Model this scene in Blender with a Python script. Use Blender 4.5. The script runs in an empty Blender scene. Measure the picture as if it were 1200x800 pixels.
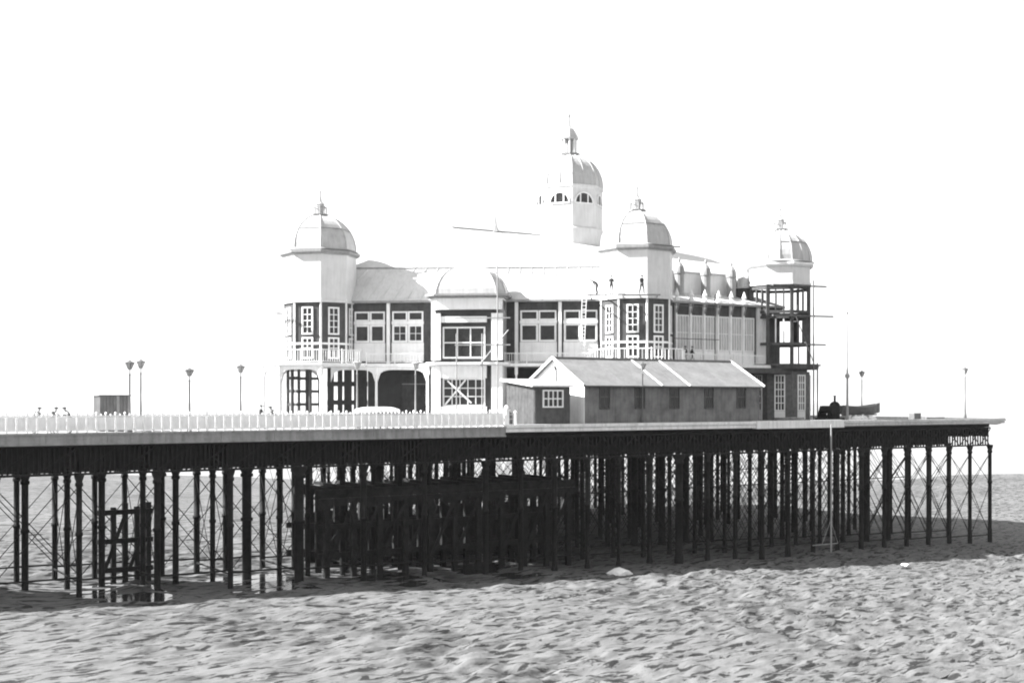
import bpy, math, random
import numpy as np
from mathutils import Vector, Matrix
random.seed(7)
R = math.radians
scene = bpy.context.scene
col = scene.collection

# ------------------------------------------------------------------ camera
CZ = 12.85                      # camera height above the sand at the shore end of the picture
F = 1440.0                      # focal length in pixels of the 1200 px wide photograph
HY = 467.0                      # horizon row in the photograph
cam_d = bpy.data.cameras.new('camera')
cam = bpy.data.objects.new('camera', cam_d); col.objects.link(cam)
cam.location = (0, 0, CZ); cam.rotation_euler = (R(90), 0, 0)
cam_d.sensor_width = 36.0; cam_d.lens = 36.0 * F / 1200.0
cam_d.shift_y = (HY - 400.0) / 1200.0
cam_d.clip_start = 0.5; cam_d.clip_end = 30000
scene.camera = cam

# ------------------------------------------------------------------ sky, sun, exposure (a black and white picture: the sky light is turned to grey)
SUN_EL, SUN_B = R(37), R(4)    # sun to the left, a little on the camera's side
sun_dir = Vector((-math.cos(SUN_B) * math.cos(SUN_EL), -math.sin(SUN_B) * math.cos(SUN_EL), math.sin(SUN_EL)))
world = bpy.data.worlds.new('World'); scene.world = world; world.use_nodes = True
wn = world.node_tree.nodes; wl = world.node_tree.links
wn.clear()
sky = wn.new('ShaderNodeTexSky'); sky.sky_type = 'NISHITA'; sky.sun_disc = False
sky.sun_elevation = SUN_EL
sky.sun_rotation = math.atan2(sun_dir.x, sun_dir.y)
sky.dust_density = 0.45; sky.air_density = 2.4; sky.ozone_density = 1.0
bw = wn.new('ShaderNodeRGBToBW'); bg = wn.new('ShaderNodeBackground'); bg.inputs['Strength'].default_value = 0.066
wo = wn.new('ShaderNodeOutputWorld')
wl.new(sky.outputs['Color'], bw.inputs['Color']); wl.new(bw.outputs['Val'], bg.inputs['Color']); wl.new(bg.outputs['Background'], wo.inputs['Surface'])
sl = bpy.data.lights.new('sun', 'SUN'); sl.energy = 5.0; sl.angle = R(0.6); sl.color = (1, 1, 1)
so = bpy.data.objects.new('sun', sl); col.objects.link(so)
so.rotation_euler = (-sun_dir).to_track_quat('-Z', 'Y').to_euler(); so.location = (-60, 20, 90)
vs = scene.view_settings
scene.display_settings.display_device = 'sRGB'
vs.view_transform = 'Standard'; vs.look = 'None'; vs.gamma = 1.0; vs.use_curve_mapping = False
vs.exposure = 2.1
scene.render.engine = 'CYCLES'
scene.cycles.max_bounces = 6
scene.cycles.filter_width = 2.0          # the old lens is soft

# ------------------------------------------------------------------ materials
MATS = {}
def mat(name, base, rough=0.7, var=0.25, scale=1.5, bump=0.0, bscale=20.0, metal=0.0, spec=0.3, stretch=(1, 1, 1), streak=0.0):
    m = bpy.data.materials.new(name); m.use_nodes = True
    n = m.node_tree.nodes; l = m.node_tree.links
    b = n['Principled BSDF']
    b.inputs['Roughness'].default_value = rough; b.inputs['Metallic'].default_value = metal
    b.inputs['Specular IOR Level'].default_value = spec
    g = n.new('ShaderNodeNewGeometry')
    mp = n.new('ShaderNodeMapping'); mp.inputs['Scale'].default_value = stretch
    l.new(g.outputs['Position'], mp.inputs['Vector'])
    t = n.new('ShaderNodeTexNoise'); t.inputs['Scale'].default_value = scale; t.inputs['Detail'].default_value = 6; t.inputs['Roughness'].default_value = 0.65
    l.new(mp.outputs['Vector'], t.inputs['Vector'])
    r = n.new('ShaderNodeValToRGB')
    lo = base * (1 - var); hi = min(base * (1 + var * 0.7), 0.9)
    r.color_ramp.elements[0].position = 0.3; r.color_ramp.elements[1].position = 0.7
    r.color_ramp.elements[0].color = (lo, lo, lo, 1); r.color_ramp.elements[1].color = (hi, hi, hi, 1)
    l.new(t.outputs['Fac'], r.inputs['Fac'])
    src = r.outputs['Color']
    if streak > 0:                                   # rain streaks and rust runs
        mp2 = n.new('ShaderNodeMapping'); mp2.inputs['Scale'].default_value = (2.5, 2.5, 0.22)
        l.new(g.outputs['Position'], mp2.inputs['Vector'])
        t2 = n.new('ShaderNodeTexNoise'); t2.inputs['Scale'].default_value = 1.6; t2.inputs['Detail'].default_value = 5
        l.new(mp2.outputs['Vector'], t2.inputs['Vector'])
        r2 = n.new('ShaderNodeValToRGB'); r2.color_ramp.elements[0].position = 0.45; r2.color_ramp.elements[1].position = 0.75
        k = 1 - streak
        r2.color_ramp.elements[0].color = (1, 1, 1, 1); r2.color_ramp.elements[1].color = (k, k, k, 1)
        l.new(t2.outputs['Fac'], r2.inputs['Fac'])
        mx = n.new('ShaderNodeMix'); mx.data_type = 'RGBA'; mx.blend_type = 'MULTIPLY'; mx.inputs[0].default_value = 1.0
        l.new(src, mx.inputs[6]); l.new(r2.outputs['Color'], mx.inputs[7]); src = mx.outputs[2]
    l.new(src, b.inputs['Base Color'])
    if bump > 0:
        tb = n.new('ShaderNodeTexNoise'); tb.inputs['Scale'].default_value = bscale; tb.inputs['Detail'].default_value = 4
        l.new(mp.outputs['Vector'], tb.inputs['Vector'])
        bp = n.new('ShaderNodeBump'); bp.inputs['Strength'].default_value = bump; bp.inputs['Distance'].default_value = 0.05
        l.new(tb.outputs['Fac'], bp.inputs['Height']); l.new(bp.outputs['Normal'], b.inputs['Normal'])
    MATS[name] = m
    return m
M_white = mat('white_paint', 0.74, 0.55, 0.10, 0.8, 0.1, 8, streak=0.12)
M_rail = mat('rail_paint', 0.85, 0.55, 0.10, 1.2, 0.1, 8, streak=0.12)
M_cream = mat('pale_roof_metal', 0.56, 0.5, 0.12, 0.5, 0.15, 3, streak=0.14)
M_dome = mat('dome_zinc', 0.40, 0.45, 0.14, 0.9, 0.15, 4, streak=0.2)
M_trim = mat('grey_trim', 0.26, 0.6, 0.2, 1.5, streak=0.2)
M_kside = mat('weathered_board', 0.06, 0.8, 0.4, 1.5, streak=0.3)
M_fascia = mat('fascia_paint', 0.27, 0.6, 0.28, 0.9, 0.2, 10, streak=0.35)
M_edge = mat('edge_beam_paint', 0.66, 0.6, 0.15, 0.8, 0.2, 10, streak=0.25)
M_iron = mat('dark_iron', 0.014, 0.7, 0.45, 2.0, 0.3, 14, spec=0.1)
M_lamp = mat('lamp_iron', 0.10, 0.5, 0.3, 2.0)
M_wall = mat('dark_panelling', 0.06, 0.75, 0.4, 1.3, 0.2, 12, streak=0.25)
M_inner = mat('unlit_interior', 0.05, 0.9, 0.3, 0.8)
M_glass = mat('window_glass', 0.03, 0.2, 0.6, 0.6, spec=0.25)
M_pale_glass = mat('whitened_glass', 0.40, 0.3, 0.35, 1.0, stretch=(3, 3, 0.5))
M_board = mat('hut_boarding', 0.155, 0.8, 0.4, 0.9, 0.3, 16, streak=0.35)
M_kdark = mat('kiosk_paint', 0.07, 0.7, 0.4, 1.5, streak=0.3)
M_hroof = mat('hut_roofing', 0.185, 0.7, 0.22, 0.7, 0.3, 9, streak=0.2)
M_deck = mat('deck_timber', 0.24, 0.8, 0.3, 1.2, 0.3, 12)
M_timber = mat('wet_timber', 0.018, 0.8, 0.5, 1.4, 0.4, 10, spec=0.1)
M_pole = mat('scaffold_timber', 0.10, 0.8, 0.35, 2.0)
M_brick = mat('brickwork', 0.11, 0.85, 0.4, 2.5, 0.3, 24)
M_cloth = mat('dark_cloth', 0.05, 0.9, 0.4, 6.0)
M_cloth2 = mat('grey_cloth', 0.16, 0.9, 0.3, 6.0)
M_skin = mat('skin', 0.34, 0.6, 0.1, 8.0)
M_canvas = mat('canvas', 0.68, 0.85, 0.12, 2.0, 0.3, 8)
M_boat = mat('boat_planking', 0.13, 0.7, 0.3, 2.0, streak=0.3)
M_stone = mat('boulder_stone', 0.22, 0.85, 0.4, 3.0, 0.5, 10)

# ------------------------------------------------------------------ mesh helpers
class MB:
    def __init__(s): s.v = []; s.f = []
    def add(s, vs, fs):
        o = len(s.v); s.v += [tuple(p) for p in vs]; s.f += [tuple(i + o for i in f) for f in fs]; return s
    def box(s, x0, x1, y0, y1, z0, z1):
        return s.add([(x0, y0, z0), (x1, y0, z0), (x1, y1, z0), (x0, y1, z0), (x0, y0, z1), (x1, y0, z1), (x1, y1, z1), (x0, y1, z1)],
                     [(0, 3, 2, 1), (4, 5, 6, 7), (0, 1, 5, 4), (1, 2, 6, 5), (2, 3, 7, 6), (3, 0, 4, 7)])
    def beam(s, p, q, w, h):
        p = Vector(p); q = Vector(q); d = (q - p).normalized()
        up = Vector((0, 0, 1)) if abs(d.z) < 0.95 else Vector((0, 1, 0))
        a = d.cross(up).normalized() * w / 2; b = a.cross(d).normalized() * h / 2
        vs = [p - a - b, p + a - b, p + a + b, p - a + b, q - a - b, q + a - b, q + a + b, q - a + b]
        return s.add(vs, [(0, 3, 2, 1), (4, 5, 6, 7), (0, 1, 5, 4), (1, 2, 6, 5), (2, 3, 7, 6), (3, 0, 4, 7)])
    def tube(s, p, q, r, n=6, r2=None):
        p = Vector(p); q = Vector(q); d = (q - p).normalized(); r2 = r if r2 is None else r2
        up = Vector((0, 0, 1)) if abs(d.z) < 0.95 else Vector((0, 1, 0))
        a = d.cross(up).normalized(); b = a.cross(d).normalized(); vs = []
        for P, rr in ((p, r), (q, r2)):
            for k in range(n):
                t = 2 * math.pi * k / n; vs.append(P + (a * math.cos(t) + b * math.sin(t)) * rr)
        fs = [(k, (k + 1) % n, n + (k + 1) % n, n + k) for k in range(n)]
        return s.add(vs, fs + [tuple(range(n))[::-1], tuple(range(n, 2 * n))])
    def path(s, pts, r, n=5):
        for a, b in zip(pts[:-1], pts[1:]): s.tube(a, b, r, n)
        return s
    def lathe(s, prof, n=8, ph=0.0, c=(0, 0), caps=True):
        vs = []
        for r, z in prof:
            for k in range(n):
                t = ph + 2 * math.pi * k / n; vs.append((c[0] + r * math.cos(t), c[1] + r * math.sin(t), z))
        fs = []
        for i in range(len(prof) - 1):
            for k in range(n): fs.append((i * n + k, i * n + (k + 1) % n, (i + 1) * n + (k + 1) % n, (i + 1) * n + k))
        if caps: fs += [tuple(range(n))[::-1], tuple(range((len(prof) - 1) * n, len(prof) * n))]
        return s.add(vs, fs)
    def prism(s, poly, z0, z1):
        n = len(poly)
        vs = [(p[0], p[1], z0) for p in poly] + [(p[0], p[1], z1) for p in poly]
        return s.add(vs, [(k, (k + 1) % n, n + (k + 1) % n, n + k) for k in range(n)] + [tuple(range(n))[::-1], tuple(range(n, 2 * n))])
    def mesh(s, name, m, smooth=False):
        me = bpy.data.meshes.new(name); me.from_pydata(s.v, [], s.f); me.update()
        import bmesh
        bm = bmesh.new(); bm.from_mesh(me); bmesh.ops.recalc_face_normals(bm, faces=bm.faces); bm.to_mesh(me); bm.free()
        me.materials.append(m)
        if smooth:
            for p in me.polygons: p.use_smooth = True
        return me
    def build(s, name, m, parent=None, mw=None, smooth=False):
        return link(name, s.mesh(name, m, smooth), parent, mw)
def link(name, me, parent=None, mw=None):
    o = bpy.data.objects.new(name, me); col.objects.link(o)
    if mw is not None: o.matrix_local = mw
    if parent is not None:
        if o.parent is None: o.parent = parent
        # parts are given in world space; every thing and part sits in its parent's frame
        o.matrix_parent_inverse = wmat(parent).inverted()
    return o
def wmat(o):
    m = o.matrix_basis.copy()
    if o.parent is not None: m = wmat(o.parent) @ o.matrix_parent_inverse @ m
    return m
def thing(name, label, cat, loc=(0, 0, 0), group=None):
    o = bpy.data.objects.new(name, None); col.objects.link(o); o.location = loc
    return tag(o, label, cat, group)
def tag(o, label, cat, group=None):
    o['label'] = label; o['category'] = cat
    if group: o['group'] = group
    return o
def kind(o, k): o['kind'] = k; return o

# ------------------------------------------------------------------ the pier's frame: u runs seaward along the near edge, v runs back from it
PHI = R(32.5); cP, sP = math.cos(PHI), math.sin(PHI)
P0 = Vector((-33.33, 80.0))
def W(u, v, z=0.0): return Vector((P0.x + u * cP - v * sP, P0.y + u * sP + v * cP, z))
def UV(X, Y): dx, dy = X - P0.x, Y - P0.y; return dx * cP + dy * sP, -dx * sP + dy * cP
def u_at(x, v):                                   # pixel column -> u on the line v = const
    t = (x - 600.0) / F
    return (t * (P0.y + v * cP) - P0.x + v * sP) / (cP - t * sP)
def z_at(y, Y): return CZ + (HY - y) * Y / F      # pixel row at depth Y -> height
def frame(o, e, n):                               # local x = along e, local -y = outward n, z up
    e = Vector((e[0], e[1], 0)).normalized(); n = Vector((n[0], n[1], 0)).normalized()
    return Matrix(((e.x, -n.x, 0, o[0]), (e.y, -n.y, 0, o[1]), (0, 0, 1, o[2] if len(o) > 2 else 0), (0, 0, 0, 1)))
PIER = frame(W(0, 0), (cP, sP), (sP, -cP))        # local (u, v, z)
def pier_at(u, v, z=0): return PIER @ Matrix.Translation((u, v, z))
DECK = 10.5

def perlin(x, y, seed=0):
    xi = np.floor(x).astype(np.int64); yi = np.floor(y).astype(np.int64); xf = x - xi; yf = y - yi
    def g(ix, iy, dx, dy):
        h = (ix * 374761393 + iy * 668265263 + seed * 1442695041) & 0xffffffff
        h = ((h ^ (h >> 13)) * 1274126177) & 0xffffffff; h = h ^ (h >> 16)
        a = (h % 4096) / 4096.0 * 2 * np.pi
        return np.cos(a) * dx + np.sin(a) * dy
    u = xf ** 3 * (xf * (xf * 6 - 15) + 10); v = yf ** 3 * (yf * (yf * 6 - 15) + 10)
    n00 = g(xi, yi, xf, yf); n10 = g(xi + 1, yi, xf - 1, yf); n01 = g(xi, yi + 1, xf, yf - 1); n11 = g(xi + 1, yi + 1, xf - 1, yf - 1)
    return (n00 * (1 - u) + n10 * u) * (1 - v) + (n01 * (1 - u) + n11 * u) * v
def base_z(X, Y):
    u = (X - P0.x) * cP + (Y - P0.y) * sP
    v = -(X - P0.x) * sP + (Y - P0.y) * cP
    return -0.0285 * np.clip(u, -70, 135) - np.clip((v - 66) * 0.02, 0, 4.0)
BAR = 10.5
def scour(X, Y):                                  # the trench the tide has dug along the pier, cut into pools by sand bars
    u = (X - P0.x) * cP + (Y - P0.y) * sP; v = -(X - P0.x) * sP + (Y - P0.y) * cP
    edge = -6.2 + 1.6 * perlin(X / 5, Y / 5, 21) + 0.9 * perlin(X / 1.8, Y / 1.8, 22)
    t = np.clip((v - edge) / 3.0, 0, 1) * np.clip((10.5 - v) / 4.0, 0, 1) * np.clip((u + 3) / 6, 0, 1) * np.clip((76 - u) / 6, 0, 1)
    t = t * t * (3 - 2 * t)
    bar = np.abs(np.sin(np.pi * (u + 2.5 * perlin(X / 7, Y / 7, 23)) / BAR)) ** 0.35
    return -0.42 * t * (0.25 + 0.75 * bar)

# ------------------------------------------------------------------ the beach: one sheet to the horizon, rippled where it is near
def build_beach():
    def axis(a, b, step, lo, hi, grow=1.35):
        fine = list(np.arange(a, b + 1e-6, step)); out = []; x = a; s = step
        while x > lo: s = min(s * grow, 900); x -= s; out.append(x)
        left = out[::-1]; out = []; x = fine[-1]; s = step
        while x < hi: s = min(s * grow, 900); x += s; out.append(x)
        return np.array(left + fine + out)
    xs = axis(-46, 82, 0.2, -9000, 9000); ys = axis(48, 125, 0.24, -2000, 14000)
    X, Y = np.meshgrid(xs, ys)
    a = R(48); A = X * math.cos(a) + Y * math.sin(a); B = -X * math.sin(a) + Y * math.cos(a)
    wx = perlin(X / 6, Y / 6, 3) * 1.6
    r1 = perlin(A / 3.4, (B + wx) / 1.05, 1); r2 = perlin(A / 1.3, (B + wx) / 0.5, 2); r3 = perlin(X / 9, Y / 14, 5); r4 = perlin(A / 5.5, (B + wx) / 2.6, 8)
    amp = 0.55 + 0.9 * np.clip(perlin(X / 14, Y / 18, 9) + 0.35, 0, 1)
    near_left = np.clip((X * 0.75 + Y - 30) / 22, 0.25, 1)        # the sand is smoother towards the shore
    h = (0.30 * r1 + 0.19 * r2 + 0.14 * r4) * amp * near_left + 0.16 * r3
    far = np.clip(1 - (np.maximum(np.maximum(np.abs(X - 18) - 62, 0), np.maximum(Y - 120, 0))) / 25, 0, 1) * np.clip((Y - 20) / 28, 0, 1)
    sc_ = scour(X, Y); Z = base_z(X, Y) + 0.25 * perlin(X / 31, Y / 37, 31) * np.clip((Y - 130) / 60, 0, 1) + sc_ + h * far * np.clip(1 + sc_ * 1.6, 0.3, 1)
    nx, ny = len(xs), len(ys)
    co = np.stack([X, Y, Z], -1).reshape(-1, 3)
    i = np.arange((ny - 1) * (nx - 1)); r = i // (nx - 1); c = i % (nx - 1); q = r * nx + c
    fs = np.stack([q, q + 1, q + nx + 1, q + nx], -1)
    me = bpy.data.meshes.new('beach')
    me.vertices.add(len(co)); me.vertices.foreach_set('co', co.ravel())
    me.loops.add(len(fs) * 4); me.loops.foreach_set('vertex_index', fs.ravel())
    me.polygons.add(len(fs)); me.polygons.foreach_set('loop_start', np.arange(len(fs)) * 4); me.polygons.foreach_set('loop_total', np.full(len(fs), 4))
    me.polygons.foreach_set('use_smooth', np.ones(len(fs), bool))
    me.update(); me.validate()
    m = bpy.data.materials.new('wet_sand'); m.use_nodes = True
    n = m.node_tree.nodes; l = m.node_tree.links; b = n['Principled BSDF']
    g = n.new('ShaderNodeNewGeometry')
    mp = n.new('ShaderNodeMapping'); mp.vector_type = 'POINT'; mp.inputs['Rotation'].default_value = (0, 0, -a); mp.inputs['Scale'].default_value = (1, 1, 1)
    l.new(g.outputs['Position'], mp.inputs['Vector'])
    mp2 = n.new('ShaderNodeMapping'); mp2.inputs['Scale'].default_value = (0.45, 1.05, 1); l.new(mp.outputs['Vector'], mp2.inputs['Vector'])
    t = n.new('ShaderNodeTexNoise'); t.inputs['Scale'].default_value = 1.0; t.inputs['Detail'].default_value = 5; t.inputs['Roughness'].default_value = 0.6; t.inputs['Distortion'].default_value = 0.4
    l.new(mp2.outputs['Vector'], t.inputs['Vector'])
    big = n.new('ShaderNodeTexNoise'); big.inputs['Scale'].default_value = 0.045; big.inputs['Detail'].default_value = 4
    l.new(g.outputs['Position'], big.inputs['Vector'])
    ad = n.new('ShaderNodeMath'); ad.operation = 'MULTIPLY_ADD'; ad.inputs[1].default_value = 0.5; l.new(big.outputs['Fac'], ad.inputs[0])
    l.new(t.outputs['Fac'], ad.inputs[2])
    rp = n.new('ShaderNodeValToRGB'); rp.color_ramp.elements[0].position = 0.57; rp.color_ramp.elements[1].position = 0.80
    rp.color_ramp.elements[0].color = (0.05, 0.05, 0.05, 1); rp.color_ramp.elements[1].color = (0.135, 0.135, 0.135, 1)
    rp.color_ramp.elements.new(0.655).color = (0.095, 0.095, 0.095, 1)
    l.new(ad.outputs[0], rp.inputs['Fac'])
    mpf = n.new('ShaderNodeMapping'); mpf.inputs['Scale'].default_value = (0.42, 1.35, 1); l.new(mp.outputs['Vector'], mpf.inputs['Vector'])
    fl = n.new('ShaderNodeTexNoise'); fl.inputs['Scale'].default_value = 1.5; fl.inputs['Detail'].default_value = 4; fl.inputs['Roughness'].default_value = 0.62; fl.inputs['Distortion'].default_value = 0.6
    l.new(mpf.outputs['Vector'], fl.inputs['Vector'])
    rf = n.new('ShaderNodeValToRGB'); rf.color_ramp.elements[0].position = 0.525; rf.color_ramp.elements[1].position = 0.585
    rf.color_ramp.elements[0].color = (1, 1, 1, 1); rf.color_ramp.elements[1].color = (0.2, 0.2, 0.2, 1)
    l.new(fl.outputs['Fac'], rf.inputs['Fac'])
    mxf = n.new('ShaderNodeMix'); mxf.data_type = 'RGBA'; mxf.blend_type = 'MULTIPLY'; mxf.inputs[0].default_value = 1.0
    l.new(rp.outputs['Color'], mxf.inputs[6]); l.new(rf.outputs['Color'], mxf.inputs[7]); l.new(mxf.outputs[2], b.inputs['Base Color'])
    rr = n.new('ShaderNodeMapRange'); rr.inputs['From Min'].default_value = 0.55; rr.inputs['From Max'].default_value = 0.75
    rr.inputs['To Min'].default_value = 0.55; rr.inputs['To Max'].default_value = 0.85
    l.new(ad.outputs[0], rr.inputs['Value']); l.new(rr.outputs['Result'], b.inputs['Roughness'])
    b.inputs['Specular IOR Level'].default_value = 0.12
    f1 = n.new('ShaderNodeTexNoise'); f1.inputs['Scale'].default_value = 3.2; f1.inputs['Detail'].default_value = 5; f1.inputs['Roughness'].default_value = 0.7
    mp3 = n.new('ShaderNodeMapping'); mp3.inputs['Scale'].default_value = (0.35, 1.2, 1); l.new(mp.outputs['Vector'], mp3.inputs['Vector']); l.new(mp3.outputs['Vector'], f1.inputs['Vector'])
    bp = n.new('ShaderNodeBump'); bp.inputs['Strength'].default_value = 0.8; bp.inputs['Distance'].default_value = 0.12
    l.new(f1.outputs['Fac'], bp.inputs['Height']); l.new(bp.outputs['Normal'], b.inputs['Normal'])
    me.materials.append(m)
    o = bpy.data.objects.new('beach', me); col.objects.link(o); kind(o, 'structure'); return o
build_beach()

# shallow water left in the hollows
def water_mat():
    m = bpy.data.materials.new('shallow_water'); m.use_nodes = True; n = m.node_tree.nodes; l = m.node_tree.links; b = n['Principled BSDF']
    b.inputs['Base Color'].default_value = (0.03, 0.03, 0.03, 1); b.inputs['Roughness'].default_value = 0.05; b.inputs['IOR'].default_value = 1.33
    t = n.new('ShaderNodeTexNoise'); t.inputs['Scale'].default_value = 2.5; t.inputs['Detail'].default_value = 4
    g = n.new('ShaderNodeNewGeometry'); l.new(g.outputs['Position'], t.inputs['Vector'])
    bp = n.new('ShaderNodeBump'); bp.inputs['Strength'].default_value = 0.25; bp.inputs['Distance'].default_value = 0.05
    l.new(t.outputs['Fac'], bp.inputs['Height']); l.new(bp.outputs['Normal'], b.inputs['Normal']); return m
M_water = water_mat()
def pool(cx, cy, rx, ry, dz, rot=0.0):
    pts = []
    for k in range(28):
        t = 2 * math.pi * k / 28; w = 1 + 0.22 * math.sin(3 * t + cx) + 0.13 * math.sin(5 * t + cy)
        x, y = rx * w * math.cos(t), ry * w * math.sin(t)
        pts.append((cx + x * math.cos(rot) - y * math.sin(rot), cy + x * math.sin(rot) + y * math.cos(rot)))
    z = float(base_z(np.array(cx), np.array(cy))) + dz
    b = MB(); b.prism(pts, z - 0.02, z)
    kind(b.build('tide_pool', M_water), 'structure')
pool(22.0, 63.0, 2.2, 0.9, -0.02, R(40)); pool(26.2, 64.8, 1.6, 0.9, -0.01, R(40)); pool(24.0, 66.5, 1.2, 0.6, -0.02, R(40))
for k in range(0, 4):                                        # pools of the scour trench, each level with the bar on its seaward side
    ua, ub_ = k * BAR + 0.2, (k + 1) * BAR - 0.2
    zw = -0.0285 * ub_ - 0.29
    b = MB(); b.prism([tuple(W(u_, v_)[:2]) for u_, v_ in ((ua - 1.0, -9), (ub_ + 0.6, -9), (ub_ + 0.6, 12), (ua - 1.0, 12))], zw - 0.03, zw)
    kind(b.build('tide_pool', M_water), 'structure')
# the sea beyond the flats
m_sea = bpy.data.materials.new('sea_water'); m_sea.use_nodes = True
_n = m_sea.node_tree.nodes; _l = m_sea.node_tree.links; _b = _n['Principled BSDF']
_b.inputs['Base Color'].default_value = (0.06, 0.06, 0.06, 1); _b.inputs['Roughness'].default_value = 0.12; _b.inputs['IOR'].default_value = 1.33
_g = _n.new('ShaderNodeNewGeometry'); _m = _n.new('ShaderNodeMapping'); _m.inputs['Scale'].default_value = (0.25, 0.6, 1); _l.new(_g.outputs['Position'], _m.inputs['Vector'])
_t = _n.new('ShaderNodeTexNoise'); _t.inputs['Scale'].default_value = 0.8; _t.inputs['Detail'].default_value = 5; _l.new(_m.outputs['Vector'], _t.inputs['Vector'])
_p = _n.new('ShaderNodeBump'); _p.inputs['Strength'].default_value = 0.25; _p.inputs['Distance'].default_value = 0.2; _l.new(_t.outputs['Fac'], _p.inputs['Height']); _l.new(_p.outputs['Normal'], _b.inputs['Normal'])
ZSEA = -4.4
b = MB(); b.add([tuple(W(-14000, 70, ZSEA)), tuple(W(14000, 70, ZSEA)), tuple(W(14000, 14000, ZSEA)), tuple(W(-14000, 14000, ZSEA))], [(0, 1, 2, 3)])
kind(b.build('sea', m_sea), 'structure')

# ------------------------------------------------------------------ the pier
pier = thing('pier', 'long promenade pier on dark iron piles with white railing, carrying the domed pavilion', 'pier', W(50, 20, 0))
U_END = 102.6; U_PLAT = 31.5; U_START = -42.0; V_AP = 9.0
plat = [(U_PLAT, -0.0), (U_END + 0.9, 0.0), (U_END + 0.9, 62), (50, 62), (35, 47), (30, 34), (29.5, 24), (U_PLAT, V_AP)]
b = MB(); b.prism([W(u, v)[:2] for u, v in plat], DECK - 0.42, DECK - 0.06); b.build('platform_deck', M_deck, pier)
b = MB(); b.prism([W(u, v)[:2] for u, v in ((U_START, 0.0), (U_PLAT - 0.01, 0.0), (U_PLAT - 0.01, V_AP), (U_START, V_AP))], DECK - 0.42, DECK - 0.06); b.build('approach_deck', M_deck, pier)
b = MB()                                                     # boards of the walking deck
for k in range(int((U_PLAT - U_START) / 0.31)):
    u = U_START + k * 0.31; dz = random.uniform(-0.012, 0.012)
    b.box(u, u + 0.285, 0.25, V_AP - 0.25, DECK - 0.06, DECK + dz)
for k in range(int((U_END - U_PLAT) / 0.31)):
    u = U_PLAT + k * 0.31; dz = random.uniform(-0.012, 0.012)
    b.box(u, u + 0.285, 0.3, 14.0, DECK - 0.06, DECK + dz)
kind(b.build('deck_boards', M_deck, pier, PIER), 'stuff')

# edge of the approach: moulded grey fascia in lengths; white edge beam along the platform
U_RAIL = 38.8
def fascia_len(L):
    b = MB(); b.box(0.01, L - 0.01, -0.16, 0.24, 9.86, 10.42); b.box(0, L, -0.30, 0.22, 10.425, 10.56); b.box(0, L, -0.24, 0.2, 9.74, 9.855); b.box(0.01, L - 0.01, -0.2, 0.1, 10.1, 10.16)
    return b.mesh('fascia_board', M_fascia)
fm = fascia_len(4.0)
u = U_RAIL - 4.0 * 20
while u < U_RAIL - 0.01:
    if u >= U_START - 0.01: link('fascia_board', fm, pier, pier_at(u, 0))
    u += 4.0
b = MB(); b.box(0, 4.0, -0.16, 0.24, 9.76, 10.5); fm2 = b.mesh('fascia_board', M_fascia)
u = U_START
while u < U_PLAT - 4: link('fascia_board', fm2, pier, pier_at(u, V_AP)); u += 4.0
def edge_beam(u0, u1, kind_):
    b = MB()
    if kind_ == 0:
        b.box(u0, u1, -0.2, 0.3, 10.10, 10.38); b.box(u0, u1, -0.30, 0.3, 10.46, 10.72); b.box(u0 + .01, u1 - .01, -0.1, 0.28, 10.38, 10.46)
    elif kind_ == 1:
        b.box(u0, u1, -0.34, 0.3, 10.02, 10.76)
    else:
        b.box(u0, u1, -0.22, 0.3, 10.16, 10.42); b.box(u0, u1, -0.42, 0.3, 10.44, 10.58); b.box(u0, u1, -0.3, 0.28, 10.585, 10.72)
    return b.build('edge_beam', M_edge if kind_ < 2 else MATS['fascia_light'], pier, PIER)
mat('fascia_light', 0.5, 0.6, 0.2, 0.9, streak=0.3)
us = [U_RAIL + 0.02, 42.6, 47.4, 52.2, 57.0, 61.8, 66.6]
for a_, b_ in zip(us[:-1], us[1:]): edge_beam(a_, b_ - 0.02, 0)
for a_, b_ in ((66.6, 72.5), (72.5, 78.4)): edge_beam(a_, b_ - 0.02, 1)
for k in range(6): edge_beam(78.4 + k * 4.2, 78.4 + (k + 1) * 4.2 - 0.02 + (0.3 if k == 5 else 0), 2)
b = MB(); b.box(U_END + 0.75, U_END + 1.02, 0.4, 62, 10.0, 10.7); b.build('edge_beam', M_edge, pier, PIER)

# railing: boarded white panels between knobbed posts
RP = 0.64
b = MB()
b.box(0.06, RP - 0.06, -0.02, 0.03, 0.22, 1.06)
for k in range(3): x = 0.16 + k * (RP - 0.32) / 2; b.box(x - 0.02, x + 0.02, -0.045, -0.021, 0.2, 1.08)
b.box(0.042, RP - 0.042, -0.06, 0.06, 1.09, 1.16); b.box(0.042, RP - 0.042, -0.05, 0.05, 0.14, 0.215)
b.tube((RP / 2, 0, 1.16), (RP / 2, 0, 1.27), 0.05)
m_panel = b.mesh('rail_panel', M_rail)
b = MB(); b.box(-0.035, 0.035, -0.04, 0.04, 0, 1.2); b.lathe([(0.04, 1.2), (0.075, 1.24), (0.085, 1.3), (0.06, 1.36), (0.02, 1.39)], 8)
b.beam((0, -0.06, 0.72), (0, -0.34, 0.08), 0.05, 0.06); b.box(-0.045, 0.045, -0.4, -0.071, 0.06, 0.12)
m_post = b.mesh('rail_post', M_rail)
k = 0; u = U_RAIL
while u > -26:
    link('rail_post', m_post, pier, pier_at(u, 0.18, DECK + 0.06))
    link('rail_panel', m_panel, pier, pier_at(u - RP, 0.18, DECK + 0.06)); u -= RP
b = MB(); b.box(0.02, 3.78, -0.03, 0.03, 1.08, 1.16); b.box(0.02, 3.78, -0.03, 0.03, 0.5, 0.56)
for k in range(13): b.tube((0.15 + k * 0.29, 0, 0), (0.15 + k * 0.29, 0, 1.09), 0.02, 5)
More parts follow.
